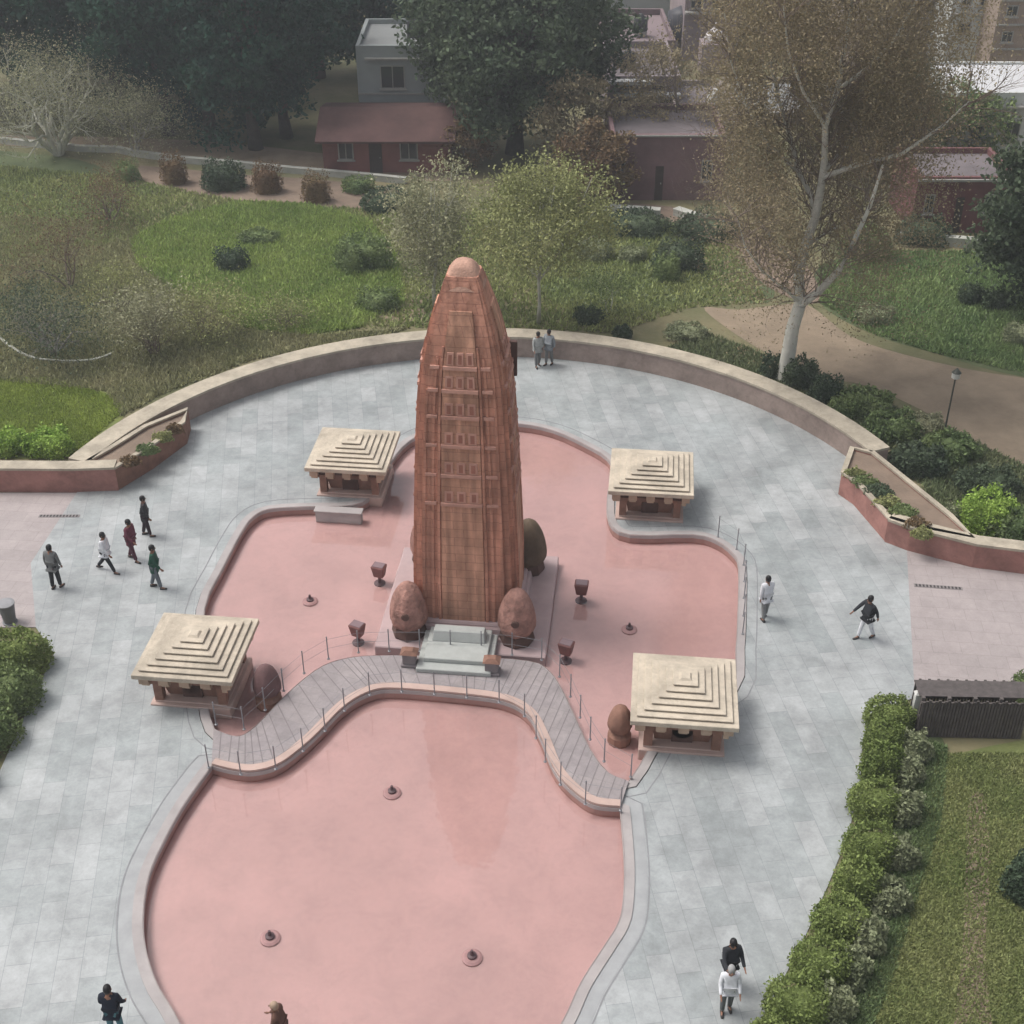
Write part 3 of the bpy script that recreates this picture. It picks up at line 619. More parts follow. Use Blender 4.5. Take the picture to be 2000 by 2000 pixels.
tree(gp(1005, 300), 'broad dark green spreading tree behind the tower top', 13.0, 6.3, 5.8, 2.0, 46000, 330, LEAF_DARK2, DKBARK, 5, .5, size=.32, cl=1.35, shell=.45, name='broadleaf_tree')
tree(gp(2035, 610), 'dark blue green evergreen at the right edge above the lawn', 9.5, 3.6, 3.0, .6, 22000, 170, LEAF_DARK2, DKBARK, 7, .3, size=.26, cl=1.0, name='evergreen_tree')
tree(gp(1720, 330), 'dull green tree behind the big bare tree, left of the red wall', 6.5, 3.6, 2.8, 1.0, 12000, 90, LEAF_DARK2, DKBARK, 8, .2, size=.26, cl=1.0, name='broadleaf_tree')
tree(gp(1880, 320), 'small grey green tree above the red wall', 4.6, 2.6, 2.3, .8, 9000, 80, LEAF_MIX, DKBARK, 9, .2, size=.26, cl=.9, name='broadleaf_tree')
# pale bare tree at left
def bare(base, label, seed, L, r, n0, depth, bark, spread=.6, upb=.15, leaf=None, nl=0, ls=.12, name='bare_tree', kids=(2, 4), group=None, cat='bare tree', jit=.35):
    rg = np.random.default_rng(seed); root = empty(name, (base[0], base[1], -.03), 0, label, cat, group); mb = MB(); tips = []
    for k in range(n0):
        a = 2 * math.pi * (k + rg.random() * .5) / n0; d = Vector((math.cos(a) * spread * .7, math.sin(a) * spread * .7, 1)).normalized() if n0 > 1 else Vector((0, 0, 1))
        branches(mb, rg, Vector((math.cos(a) * .1 * (n0 > 1), math.sin(a) * .1 * (n0 > 1), 0)), d, L, r, 0, depth, spread, upb, 4, tips, kids, 7)
    mb.build('branches', bark, root, False)
    if leaf and tips:
        T = np.array([tuple(t) for t in tips]); idx = rg.integers(0, len(T), nl); P = T[idx] + rg.normal(size=(nl, 3)) * jit
        quads('crown', P, ls * (.6 + .8 * rg.random(nl)), leaf, root, rg=rg)
    return root
bare(gp(115, 302), 'pale multi stemmed bare tree by the low white kerb at left', 21, 2.7, .19, 6, 4, PALEBARK, .75, .14, LEAF_PALE, 14000, .12, jit=.5)
bare(gp(265, 300), 'thin grey bare tree right of the pale multi stemmed one', 22, 2.0, .08, 4, 4, GTWIG, .8, .1, LEAF_PALE, 7000, .11, jit=.5)
bare(gp(105, 690), 'grey twiggy bare shrub inside the curved white kerb', 23, 1.5, .06, 9, 4, GTWIG, .8, .12, LEAF_DARK2, 5000, .11, 'bare_shrub', cat='bare shrub')
bare(gp(135, 560), 'sparse brown bare sapling above the twiggy shrub', 24, 1.7, .05, 4, 4, TWIG, .6, .1, LEAF_RUST, 2500, .1, 'bare_shrub', cat='bare shrub')
bare(gp(215, 430), 'low reddish brown bare shrub on the left lawn', 25, 1.3, .05, 5, 4, TWIG, .8, .05, LEAF_RUST, 2500, .1, 'bare_shrub', cat='bare shrub')
bare(gp(300, 690), 'olive brown wispy shrub behind the curved wall at left', 26, 1.3, .04, 9, 3, TWIG, .7, .1, LEAF_PALE, 6000, .11, 'wispy_shrub', cat='shrub')
bare(gp(400, 655), 'olive wispy shrub below the bright lawn', 27, 1.1, .04, 8, 3, TWIG, .8, .1, LEAF_OLIVE, 5000, .11, 'wispy_shrub', cat='shrub')
bare(gp(560, 640), 'low wispy shrub just behind the curved wall, left of the tower', 28, .7, .03, 7, 3, TWIG, .9, .1, LEAF_OLIVE, 2500, .1, 'wispy_shrub', cat='shrub')
bare(gp(240, 610), 'yellowish loose shrub beside the twiggy bare shrub', 29, 1.0, .03, 7, 3, TWIG, .7, .1, LEAF_OLIVE, 3500, .1, 'wispy_shrub', cat='shrub')
# olive trees behind the tower
tree(gp(850, 600), 'pale olive willow like tree directly behind the tower top', 7.8, 2.0, 1.8, 1.6, 11000, 80, LEAF_PALE, PALEBARK, 31, .10, group='slender olive trees behind the tower', name='olive_tree', size=.14, cl=.9, shell=.25, droop=1.0)
tree(gp(1052, 632), 'yellow olive tree on a thin pale trunk right of the tower top', 8.0, 3.4, 2.6, 3.0, 20000, 120, LEAF_OLIVE, PALEBARK, 32, .09, group='slender olive trees behind the tower', name='olive_tree', size=.14, cl=.95, shell=.25, droop=.4)
tree(gp(1160, 395), 'round rust brown shrub by the magenta wall', 4.2, 2.2, 1.8, .2, 8000, 60, LEAF_RUST, TWIG, 33, .08, cat='shrub', name='rusty_shrub', size=.2, cl=.8)
tree(gp(905, 330), 'orange brown shrub beside the red brick house', 3.2, 1.8, 1.6, .2, 5000, 40, LEAF_RUST, TWIG, 34, .08, cat='shrub', name='rusty_shrub', size=.18, cl=.7)
tree(gp(1120, 345), 'tan brown thinning tree behind the olive tree', 6.2, 2.6, 2.0, .8, 8000, 60, LEAF_BR, TWIG, 35, .1, name='thin_tree', size=.2, cl=.9)
tree(gp(1310, 330), 'brown olive thinning tree in front of the far flats', 8.0, 3.4, 2.4, 1.2, 9000, 80, LEAF_BR, TWIG, 36, .12, name='thin_tree', size=.16, cl=1.1)
bare(gp(1190, 610), 'pale sapling with a dark shrubby foot right of the tower', 37, .9, .035, 2, 3, PALEBARK, .5, .2, LEAF_MIX, 1200, .1, 'sapling', cat='sapling')

# the great bare tree at right, its main limbs surveyed from the photo
bb = at(1530, 742); BY = bb.y
def lp(px, py, dy=0): z = height_at(BY + dy, py); return Vector((x_at(px, BY + dy, z) - bb.x, dy, z))
big = empty('great_bare_tree', (bb.x, bb.y, -.03), 0, 'great bare tree with white forked trunk and brown twiggy crown', 'tree')
rg = np.random.default_rng(77); mb = MB(); tips = []
limbs = [([(1530, 742, 0), (1540, 690, 0), (1548, 640, 0), (1562, 595, 0)], .34, .27),
         ([(1562, 595, 0), (1560, 540, .2), (1572, 480, .3), (1592, 425, .3), (1603, 370, .2)], .24, .17),
         ([(1603, 370, .2), (1611, 310, 0), (1612, 245, -.4), (1635, 175, -.6), (1650, 90, -.8), (1665, 0, -1), (1670, -90, -1)], .16, .04),
         ([(1562, 595, 0), (1600, 568, -.3), (1640, 525, -.8), (1668, 470, -1.2), (1700, 400, -1.6), (1725, 320, -1.8)], .19, .05),
         ([(1592, 425, .3), (1585, 380, .7), (1560, 335, 1.2), (1545, 270, 1.6), (1520, 190, 2), (1500, 90, 2.2), (1490, 0, 2.2)], .13, .03),
         ([(1607, 345, .1), (1680, 318, -.6), (1760, 300, -1.2), (1840, 245, -1.5), (1895, 195, -1.6)], .12, .03),
         ([(1635, 175, -.6), (1690, 135, 0), (1745, 80, .5), (1790, 0, .9), (1810, -70, 1)], .09, .02),
         ([(1611, 330, 0), (1650, 290, .8), (1700, 215, 1.6), (1740, 140, 2), (1760, 60, 2.1)], .10, .02),
         ([(1565, 520, .2), (1520, 480, .7), (1475, 420, 1.2), (1440, 350, 1.5), (1425, 270, 1.7)], .09, .02),
         ([(1560, 335, 1.2), (1500, 280, .6), (1455, 200, .2), (1425, 110, 0), (1415, 20, 0)], .07, .02),
         ([(1562, 590, 0), (1530, 560, -.8), (1490, 530, -1.5), (1455, 480, -2), (1440, 420, -2.3)], .08, .02),
         ([(1572, 480, .3), (1620, 450, 1.4), (1680, 420, 2.2), (1740, 360, 2.8)], .07, .02),
         ([(1612, 245, -.4), (1570, 180, -1.4), (1540, 100, -2), (1530, 10, -2.3)], .08, .02)]
tw = MB()
for li, (pp, r0, r1) in enumerate(limbs):
    P = [lp(*p) for p in pp]; n = len(P); mb.tube(P, [r0 + (r1 - r0) * (i / (n - 1)) for i in range(n)], 8, cap=False)
    if li == 0: continue
    for i in range(1, n):
        for k in range(10 if li > 1 else 5):
            a = P[i - 1].lerp(P[i], rg.random()); d = (P[i] - P[i - 1]).normalized()
            q_ = Vector(rg.normal(size=3)); q_ = (q_ - q_.dot(d) * d).normalized()
            dd = (d * .55 + q_ * .8 + Vector((0, 0, .25))).normalized()
            branches(tw, rg, a, dd, rg.uniform(1.2, 2.0), .028, 0, 3, .65, .12, 4, tips, (2, 3), 4, .5)
mb.build('trunk', mat('white_bark', (.56, .55, .49), .9, .18, 1.5, .3), big, True)
tw.build('twigs', TWIG, big)
T = np.array([tuple(t) for t in tips]); nl = 230000; idx = rg.integers(0, len(T), nl)
C_ = T[idx] + rg.normal(size=(nl, 3)) * .5
keep = (C_[:, 2] > 1.5 + .25 * np.abs(C_[:, 0])) & (C_[:, 0] < x_at(1850, BY, 8) - bb.x + rg.normal(size=nl) * .5) & (C_[:, 0] > x_at(1392, BY, 8) - bb.x + rg.normal(size=nl) * .35 - np.clip(C_[:, 2] - 12, 0, 3) * .3)
for pp, r0, r1 in limbs[:6]:                     # the pale limbs stand clear of the twigs on the court side
    for a, b in zip(pp, pp[1:]):
        a, b = lp(*a), lp(*b)
        if a.z > 13: continue
        t = np.clip((C_[:, 2] - a.z) / max(b.z - a.z, .3), 0, 1); xx = a.x + (b.x - a.x) * t; inz = (C_[:, 2] > a.z - 1.0) & (C_[:, 2] < b.z + .3)
        keep &= ~(inz & (np.abs(C_[:, 0] - xx) < .55) & (C_[:, 1] < a.y + .3) & (rg.random(len(C_)) < .92))
C_ = C_[keep]
quads('crown', C_, .095 * (.6 + .8 * rg.random(len(C_))), LEAF_BR, big, rg=rg)

# shrubs
def shrub(base, w, d, h, leaf, label, seed, n=2600, size=.13, cat='shrub', group=None, name='shrub', z0=0, flat=.25):
    lu = .06 if name == 'hedge_shrub' else .15
    rg = np.random.default_rng(seed); root = empty(name, (base[0], base[1], z0), 0, label, cat, group)
    N = 14; M = 9; V = []; F = []
    ph = rg.random(6) * 6
    def rad(t, u): return 1 + lu * math.sin(3 * t + ph[0]) * math.cos(2 * u + ph[1]) + lu * .7 * math.sin(5 * t + ph[2] + 3 * u)
    for j in range(M + 1):
        u = math.pi / 2 * j / M
        for k in range(N):
            t = 2 * math.pi * k / N; r = rad(t, u) * .76; cu = math.cos(u) ** (1 - flat * 1.6); su = math.sin(u) ** .8
            V.append((w / 2 * r * cu * math.cos(t), d / 2 * r * cu * math.sin(t), h * .9 * r * su))
    for j in range(M): F += [(j * N + k, j * N + (k + 1) % N, (j + 1) * N + (k + 1) % N, (j + 1) * N + k) for k in range(N)]
    obj('inner_growth', V, F, leaf, root, True)
    t = rg.random(n) * 2 * math.pi; u = np.arcsin(rg.random(n)) ; rr = (1 + lu * np.sin(3 * t + ph[0]) * np.cos(2 * u + ph[1]) + lu * .7 * np.sin(5 * t + ph[2] + 3 * u)) * (.84 + .16 * rg.random(n) + .14 * (rg.random(n) ** 5))
    cu = np.cos(u) ** (1 - flat * 1.6); su = np.sin(u) ** .8
    P = np.stack([w / 2 * rr * cu * np.cos(t), d / 2 * rr * cu * np.sin(t), h * rr * su + .02], 1)
    quads('foliage', P, size * (.6 + .8 * rg.random(n)), leaf, root, rg=rg); return root
HG = 'clipped green shrubs in the right hand hedge'
hed = [(1733, 1418, 1.9, 'at the head of the hedge row'), (1722, 1466, 1.5, 'second from the head of the row'), (1718, 1515, 1.5, 'third from the head of the row'), (1706, 1585, 1.9, 'fourth in the row, below the third gap'),
       (1696, 1675, 1.9, 'fifth in the row, half way down'), (1672, 1745, 1.6, 'sixth in the row where it bends'), (1640, 1818, 1.8, 'seventh in the row'), (1600, 1905, 1.9, 'third from the bottom edge'), (1553, 1985, 2.0, 'second from the bottom edge'), (1500, 2070, 2.0, 'cut by the bottom edge')]
for i, (x, y, w_, l_) in enumerate(hed):
    shrub(gp(x, y), w_ * .80, w_ * .70, .95 + .08 * (i % 3), LEAF_HEDGE, 'clipped green hedge shrub, ' + l_, 100 + i, 3800, .085, group=HG, name='hedge_shrub')
var = [(1781, 1475, 'beside the slatted screen'), (1766, 1520, 'second below the slatted screen'), (1762, 1592, 'third down, beside the strip of deep green grass'), (1748, 1680, 'beside the fifth clipped shrub'), (1733, 1765, 'beside the bend in the hedge'), (1690, 1842, 'beside the seventh clipped shrub'), (1655, 1905, 'near the bottom of the hedge'), (1622, 1975, 'at the bottom edge of the view')]
for i, (x, y, l_) in enumerate(var):
    shrub(gp(x, y), 1.0, 1.0, .75, LEAF_VAR, 'loose pale grey green shrub ' + l_, 130 + i, 1500, .12, group='pale shrubs behind the hedge', name='pale_shrub', flat=.1)
for i, (x, y, l_) in enumerate(((30, 1303, 'rounded at its tip'), (12, 1375, 'second from the tip'), (-30, 1445, 'third from the tip'), (-95, 1530, 'outermost, cut by the left edge'))):
    shrub(gp(x, y), 2.3, 1.7, 1.25, LEAF_MIX if i else LEAF_HEDGE, 'dark green clipped shrub of the left hedge, ' + l_, 150 + i, 4200, .11, group='clipped shrubs in the left hand hedge', name='hedge_shrub')
bush = [((1918, 1036), 2.1, 1.5, LEAF_BRIGHT, 'bright green round bush above the right hand wall', 6000), ((1858, 1032), .9, .9, LEAF_VAR, 'small grey bush left of the bright round bush', 900), ((1990, 1060), 2.2, 1.2, LEAF_MIX, 'dark hedge bush right of the bright round bush', 2500),
        ((1508, 735), 1.1, 1.0, LEAF_DARK2, 'dark shrub left of the white trunk', 1500), ((1562, 752), 1.5, 1.2, LEAF_DARK2, 'dark shrub right of the white trunk', 2200), ((1610, 782), 1.4, 1.1, LEAF_DARK2, 'second dark shrub right of the white trunk', 2000), ((1640, 815), 1.2, .7, LEAF_MIX, 'low shrub right of the dark pair', 1500),
        ((1690, 800), 2.4, .8, LEAF_MIX, 'spreading green ground shrub between wall and sandy path', 2600), ((1740, 850), 2.3, .9, LEAF_MIX, 'spreading green shrub behind the end of the curved wall', 2600), ((1790, 915), 2.2, .9, LEAF_DARK2, 'dark spreading shrub behind the right planter', 2600), ((1850, 890), 2.4, .8, LEAF_MIX, 'spreading shrub below the sandy path', 2600), ((1930, 960), 2.4, .8, LEAF_DARK2, 'dark shrub below the sandy path at the right edge', 2600), ((1800, 840), 1.8, .6, LEAF_PALE, 'pale dry shrub beside the sandy path', 1600),
        ((20, 880), 1.6, .9, LEAF_BRIGHT, 'yellow green low shrub behind the left wall, at the edge', 2400), ((100, 882), 1.9, .9, LEAF_BRIGHT, 'yellow green low shrub behind the left wall', 2800), ((-60, 880), 1.8, .9, LEAF_BRIGHT, 'yellow green low shrub cut by the left edge', 2000),
        ((250, 352), 1.6, 1.2, LEAF_MIX, 'dark low shrub at the left end of the soil bed', 1200), ((342, 357), 1.6, 1.7, LEAF_RUST, 'brown round shrub on the soil bed', 1500), ((438, 366), 2.6, 1.5, LEAF_DARK2, 'broad dark green dome shrub on the soil bed', 2600), ((522, 374), 1.8, 1.7, LEAF_RUST, 'rusty round shrub right of the dark dome shrub', 1600), ((618, 392), 1.7, 1.6, LEAF_RUST, 'rusty shrub at the right end of the soil bed', 1600),
        ((455, 525), 1.7, 1.1, LEAF_DARK2, 'dark small shrub on the bright lawn', 1600), ((505, 470), 2.2, .5, LEAF_MIX, 'low dark patch of shrub on the bright lawn', 1500),
        ((710, 520), 3.0, 1.6, LEAF_MIX, 'green shrub on the lawn left of the tower top', 3000), ((740, 600), 2.0, .9, LEAF_MIX, 'low shrub beside the sandy patch', 1600),
        ((1148, 628), 1.3, .7, LEAF_DARK2, 'dark low shrub behind the wall right of the tower', 1400), ((1215, 660), .9, .55, LEAF_DARK2, 'small dark shrub tight behind the curved wall', 900), ((1160, 502), 2.0, .9, LEAF_VAR, 'pale flowering shrub on the deep green lawn', 1800), ((1235, 505), 1.5, .6, LEAF_VAR, 'second pale shrub on the deep green lawn', 1200), ((1303, 545), 1.3, 1.3, LEAF_MIX, 'upright dark shrub on the deep green lawn', 1400), ((1325, 520), 2.6, 1.3, LEAF_DARK2, 'dark shrub behind the upright one', 2200), ((1240, 450), 3.6, 1.0, LEAF_DARK2, 'long dark shrub below the magenta wall', 2600), ((1380, 460), 3.6, 1.2, LEAF_DARK2, 'dark shrub left of the bare tree crown', 2600), ((1340, 655), 2.0, .5, LEAF_VAR, 'pale grey low shrub behind the curved wall', 1500),
        ((1893, 590), 1.2, .9, LEAF_DARK2, 'dark ball shrub on the right lawn', 1200), ((1940, 600), 1.2, .9, LEAF_DARK2, 'second dark ball shrub on the right lawn', 1200), ((1705, 625), 1.8, .7, LEAF_VAR, 'pale shrub right of the white trunk', 1400), ((1990, 665), 1.6, .8, LEAF_VAR, 'pale shrub at the right edge of the lawn', 1400),
        ((2005, 1375), 1.4, 1.0, LEAF_MIX, 'green shrub behind the slatted screen at the right edge', 1500), ((2010, 1745), 1.5, 1.3, LEAF_DARK2, 'dark shrub at the right edge of the near lawn', 2500),
        ((1800, 470), 3.0, 1.2, LEAF_DARK2, 'dark shrub in front of the low right hand wall', 2200), ((1690, 500), 2.6, 1.6, LEAF_MIX, 'green shrub at the far corner of the right lawn', 2200),
        ((700, 372), 2.0, .8, LEAF_MIX, 'low green shrub before the brick house', 1500), ((760, 405), 3.2, 1.0, LEAF_DARK2, 'dark shrub at the edge of the back lawn', 2200)]
for i, (p, w_, h_, lf, lb, n_) in enumerate(bush): shrub(gp(*p), w_, w_ * .8, h_, lf, lb, 200 + i, n_, .12 if w_ < 2.2 else .15, name='garden_shrub')
# plants in the planters
for i, (P, lf, lab) in enumerate(((PLL, LEAF_RUST, 'left'), (PLR, LEAF_MIX, 'right'))):
    cx = sum(p.x for p in P) / len(P); cy = sum(p.y for p in P) / len(P)
for i, (x, y, w_, lf, lb) in enumerate(((255, 905, .8, LEAF_RUST, 'dry brown plant in the left planter, lower one'), (318, 858, .8, LEAF_OLIVE, 'dry olive plant in the left planter, upper one'), (1690, 945, 1.0, LEAF_MIX, 'green plant at the top of the right planter'), (1735, 985, 1.0, LEAF_OLIVE, 'olive plant in the middle of the right planter'), (1790, 1028, .9, LEAF_RUST, 'brown dry plant low in the right planter'), (1715, 962, 1.1, LEAF_DARK2, 'dark plant between the green and olive ones in the right planter'), (1762, 1003, 1.1, LEAF_MIX, 'green plant beside the brown dry one in the right planter'), (1800, 1046, .8, LEAF_OLIVE, 'olive plant at the lowest tip of the right planter'), (1668, 930, .8, LEAF_OLIVE, 'olive plant at the upper tip of the right planter'), (288, 882, .9, LEAF_MIX, 'green plant in the middle of the left planter'), (342, 842, .7, LEAF_RUST, 'rusty plant at the upper tip of the left planter'))):
    v = at(x, y, .9); shrub((v.x, v.y), w_, w_ * .6, .35, lf, lb, 300 + i, 500, .1, cat='plant', name='planter_plant', z0=.84, flat=.05)
# grass tufts
def grass(name, px, n, h, m, seed):
    rg = np.random.default_rng(seed); P = ccw([V2(*p) for p in px]); xs = [p.x for p in P]; ys = [p.y for p in P]
    X = rg.uniform(min(xs), max(xs), n * 3); Y = rg.uniform(min(ys), max(ys), n * 3); ins = np.zeros(len(X), bool); j = len(P) - 1
    for i in range(len(P)):
        a, b = P[i], P[j]
        c = ((a.y > Y) != (b.y > Y)) & (X < (b.x - a.x) * (Y - a.y) / (b.y - a.y + 1e-12) + a.x); ins ^= c; j = i
    X, Y = X[ins][:n], Y[ins][:n]; n = len(X); H = h * rg.uniform(.4, 1.2, n); t = rg.random(n) * 2 * math.pi; w = h * .28
    dx, dy = np.cos(t) * w, np.sin(t) * w; lx, ly = rg.normal(size=n) * h * .4, rg.normal(size=n) * h * .4
    z = np.full(n, -.02); V = np.stack([np.stack([X - dx, Y - dy, z], 1), np.stack([X + dx, Y + dy, z], 1), np.stack([X + lx, Y + ly, z + H], 1)], 1).reshape(-1, 3)
    me = bpy.data.meshes.new(name); me.vertices.add(3 * n); me.vertices.foreach_set('co', V.ravel().astype(np.float32)); me.loops.add(3 * n); me.loops.foreach_set('vertex_index', np.arange(3 * n, dtype=np.int32))
    me.polygons.add(n); me.polygons.foreach_set('loop_start', np.arange(0, 3 * n, 3, dtype=np.int32)); me.polygons.foreach_set('loop_total', np.full(n, 3, dtype=np.int32)); me.update(calc_edges=True); me.materials.append(m)
    o = bpy.data.objects.new(name, me); COL.objects.link(o); o['kind'] = 'stuff'; return o
tag(grass('grass', [(1830, 1470), (2060, 1470), (2080, 2030), (1700, 2030), (1780, 1720)], 46000, .09, leafmat('lawn_blades', (0.184, 0.236, 0.081), (0.310, 0.322, 0.144), .35), 1), 'short green grass of the near right lawn', 'grass')
tag(grass('grass', [(1795, 1440), (1850, 1460), (1838, 1600), (1800, 1720), (1735, 1930), (1690, 2040), (1560, 2040), (1680, 1780), (1740, 1640)], 30000, .12, leafmat('strip_blades', (0.139, 0.207, 0.088), (0.234, 0.293, 0.140), .5), 2), 'deep green grass strip beside the right hedge', 'grass')
tag(grass('grass', [(-50, 745), (90, 738), (215, 772), (245, 800), (150, 882), (-50, 890)], 26000, .12, leafmat('yellow_blades', (0.220, 0.288, 0.066), (0.362, 0.430, 0.106), .5), 8), 'yellow green grass above the left wall', 'grass')
tag(grass('grass', [(255, 470), (330, 430), (470, 395), (600, 400), (720, 430), (775, 500), (790, 590), (700, 640), (590, 655), (480, 640), (400, 590), (330, 560), (270, 520)], 60000, .26, leafmat('bright_blades', (0.215, 0.310, 0.088), (0.390, 0.469, 0.152), .3), 9), 'bright green lawn grass left of the tower', 'grass')
tag(grass('ground_cover', [(-50, 420), (260, 440), (330, 560), (480, 645), (620, 655), (800, 640), (700, 672), (500, 700), (315, 770), (235, 815), (210, 765), (-50, 740)], 60000, .20, leafmat('rough_grass_blades', (0.246, 0.258, 0.128), (0.381, 0.360, 0.208), .3), 3), 'rough olive grass behind the curved wall at left', 'grass')
tag(grass('ground_cover', [(-50, 320), (230, 345), (480, 395), (760, 410), (1130, 420), (1420, 450), (1500, 590), (1350, 600), (1200, 650), (980, 640), (700, 640), (480, 640), (260, 470), (-50, 520)], 60000, .22, leafmat('mid_grass_blades', (0.216, 0.276, 0.107), (0.371, 0.383, 0.166), .2), 4), 'grass and weeds across the middle of the garden', 'grass')
tag(grass('ground_cover', [(1600, 735), (1900, 860), (2050, 935), (2050, 1060), (1870, 1035), (1740, 880), (1620, 795), (1450, 725), (1300, 680), (1380, 650), (1500, 695)], 26000, .2, leafmat('verge_blades', (0.140, 0.182, 0.089), (0.243, 0.260, 0.141), .4), 5), 'weedy verge between the wall and the sandy path', 'grass')
tag(grass('ground_cover', [(1600, 520), (1700, 490), (2050, 490), (2050, 740), (1830, 690), (1700, 650), (1600, 590)], 26000, .2, leafmat('far_lawn_blades', (0.159, 0.244, 0.100), (0.281, 0.352, 0.148), .3), 6), 'deep green grass of the far right lawn', 'grass')

# ================================================================ GARDEN WALLS, KERBS, SCREEN, LAMPS
WHK = mat('whitewashed_kerb', (.40, .40, .36), .85, .2, 1)
def lowwall(px, h, t, label, m=WHK):
    P = [V2(*p) for p in px]; return wall('low_wall', P, t, h, m, m, label, ov=.02, ch=.06, cat='low wall')
lowwall([(-200, 262), (0, 277), (80, 285), (160, 293), (232, 295), (270, 303), (350, 314), (464, 324), (572, 335), (700, 346), (795, 356)], .35, .3, 'long low whitewashed wall along the garden path at the back left')
lowwall([(1180, 412), (1290, 420)], .45, .5, 'short whitewashed wall below the magenta wall')
lowwall([(1325, 416), (1375, 432), (1430, 446)], .4, .5, 'short angled whitewashed wall left of the bare tree')
lowwall([(1755, 468), (1925, 482)], .5, .4, 'whitewashed wall at the foot of the red wall')
P = smooth_path([V2(*p) for p in ((-30, 625), (10, 668), (60, 698), (120, 706), (180, 704), (222, 690))], 5)
wall('curved_kerb', P, .12, .1, WHK, WHK, 'thin curved white kerb round the twiggy shrub at left', ov=.005, ch=.03, cat='kerb')
# slatted screen
a, b = at(1790, 1438), at(1990, 1442); L = (b - a).length
SW = mat('weathered_dark_wood', (.095, .082, .078), .85, .3, 4)
scr = empty('slatted_screen', a, math.atan2(b.y - a.y, b.x - a.x), 'dark weathered slatted wooden enclosure beside the right hedge', 'screen')
q = MB(); nS = 34
for k in range(nS): x = L * k / (nS - 1); q.box(x - .035, x + .035, -.02, .02, 0, 1.32 + .04 * ((k * 7) % 3))
q.build('slat_panel', SW, scr)
q = MB()
for k in range(nS): x = L * k / (nS - 1); q.box(x - .035, x + .035, .92, .96, 0, 1.32 + .04 * ((k * 5) % 3))
q.build('slat_panel', SW, scr)
for z in (.2, .72, 1.22):
    for ya, yb in ((.022, .07), (.87, .918)): q = MB(); q.box(-.05, L + .05, ya, yb, z, z + .08); q.build('rail', SW, scr)
for k in range(5): q = MB(); q.box(L * k / 4 - .05, L * k / 4 + .05, .072, .17, 0, 1.42); q.build('post', SW, scr)
q = MB()
for k in range(15): q.box(-.1, L + .1, .18 + k * .048, .18 + k * .048 + .036, 1.38, 1.41)
q.build('top_boards', mat('grey_boards', (.115, .10, .097), .85, .25, 5), scr)
v = at(1781, 1412); q = MB(); q.box(-.09, .09, -.09, .09, 0, 1.15).frustum(0, 0, 1.15, 1.24, .12, .12, .05, .05); o = bevel(q.build('white_post', mat('white_stone', (.52, .52, .5), .7)), .01); o.location = v; tag(o, 'short white post between the hedge head and the slatted screen', 'post')
# garden lamp
def lamp(px, py, h, label, m):
    v = at(px, py); r_ = empty('garden_lamp', v, 0, label, 'lamp post', 'garden lamp posts'); q = MB(); q.lathe([(.11, 0), (.11, .15), (.04, .22), (.03, h)], 10); q.build('pole', m, r_)
    q = MB(); q.lathe([(.06, h), (.16, h + .06), (.17, h + .28), (.05, h + .38)], 12); q.build('lamp_head', mat('milky_glass', (.5, .5, .47), .3), r_)
    q = MB(); q.lathe([(.19, h + .28), (.06, h + .42), (.02, h + .47)], 12); q.build('cap', m, r_)
lamp(1840, 866, 2.9, 'thin dark lamp post between the sandy path and the right planter', mat('dark_green_paint', (.05, .055, .045), .5))
# litter bin
v = at(20, 1215); r_ = empty('litter_bin', v, 0, 'grey litter bin on the pink paving above the left hedge', 'litter bin')
GREYM = mat('grey_metal', (.16, .165, .175), .5, .1); q = MB(); q.lathe([(.20, .08), (.27, .75)], 18); q.build('bin_body', GREYM, r_)
q = MB(); q.lathe([(.29, .75), (.29, .79), (.2, .81)], 18); q.build('lid', mat('pale_grey_metal', (.25, .25, .26), .5), r_)
q = MB(); q.lathe([(.24, 0), (.24, .04), (.1, .08)], 14); q.build('foot', GREYM, r_)

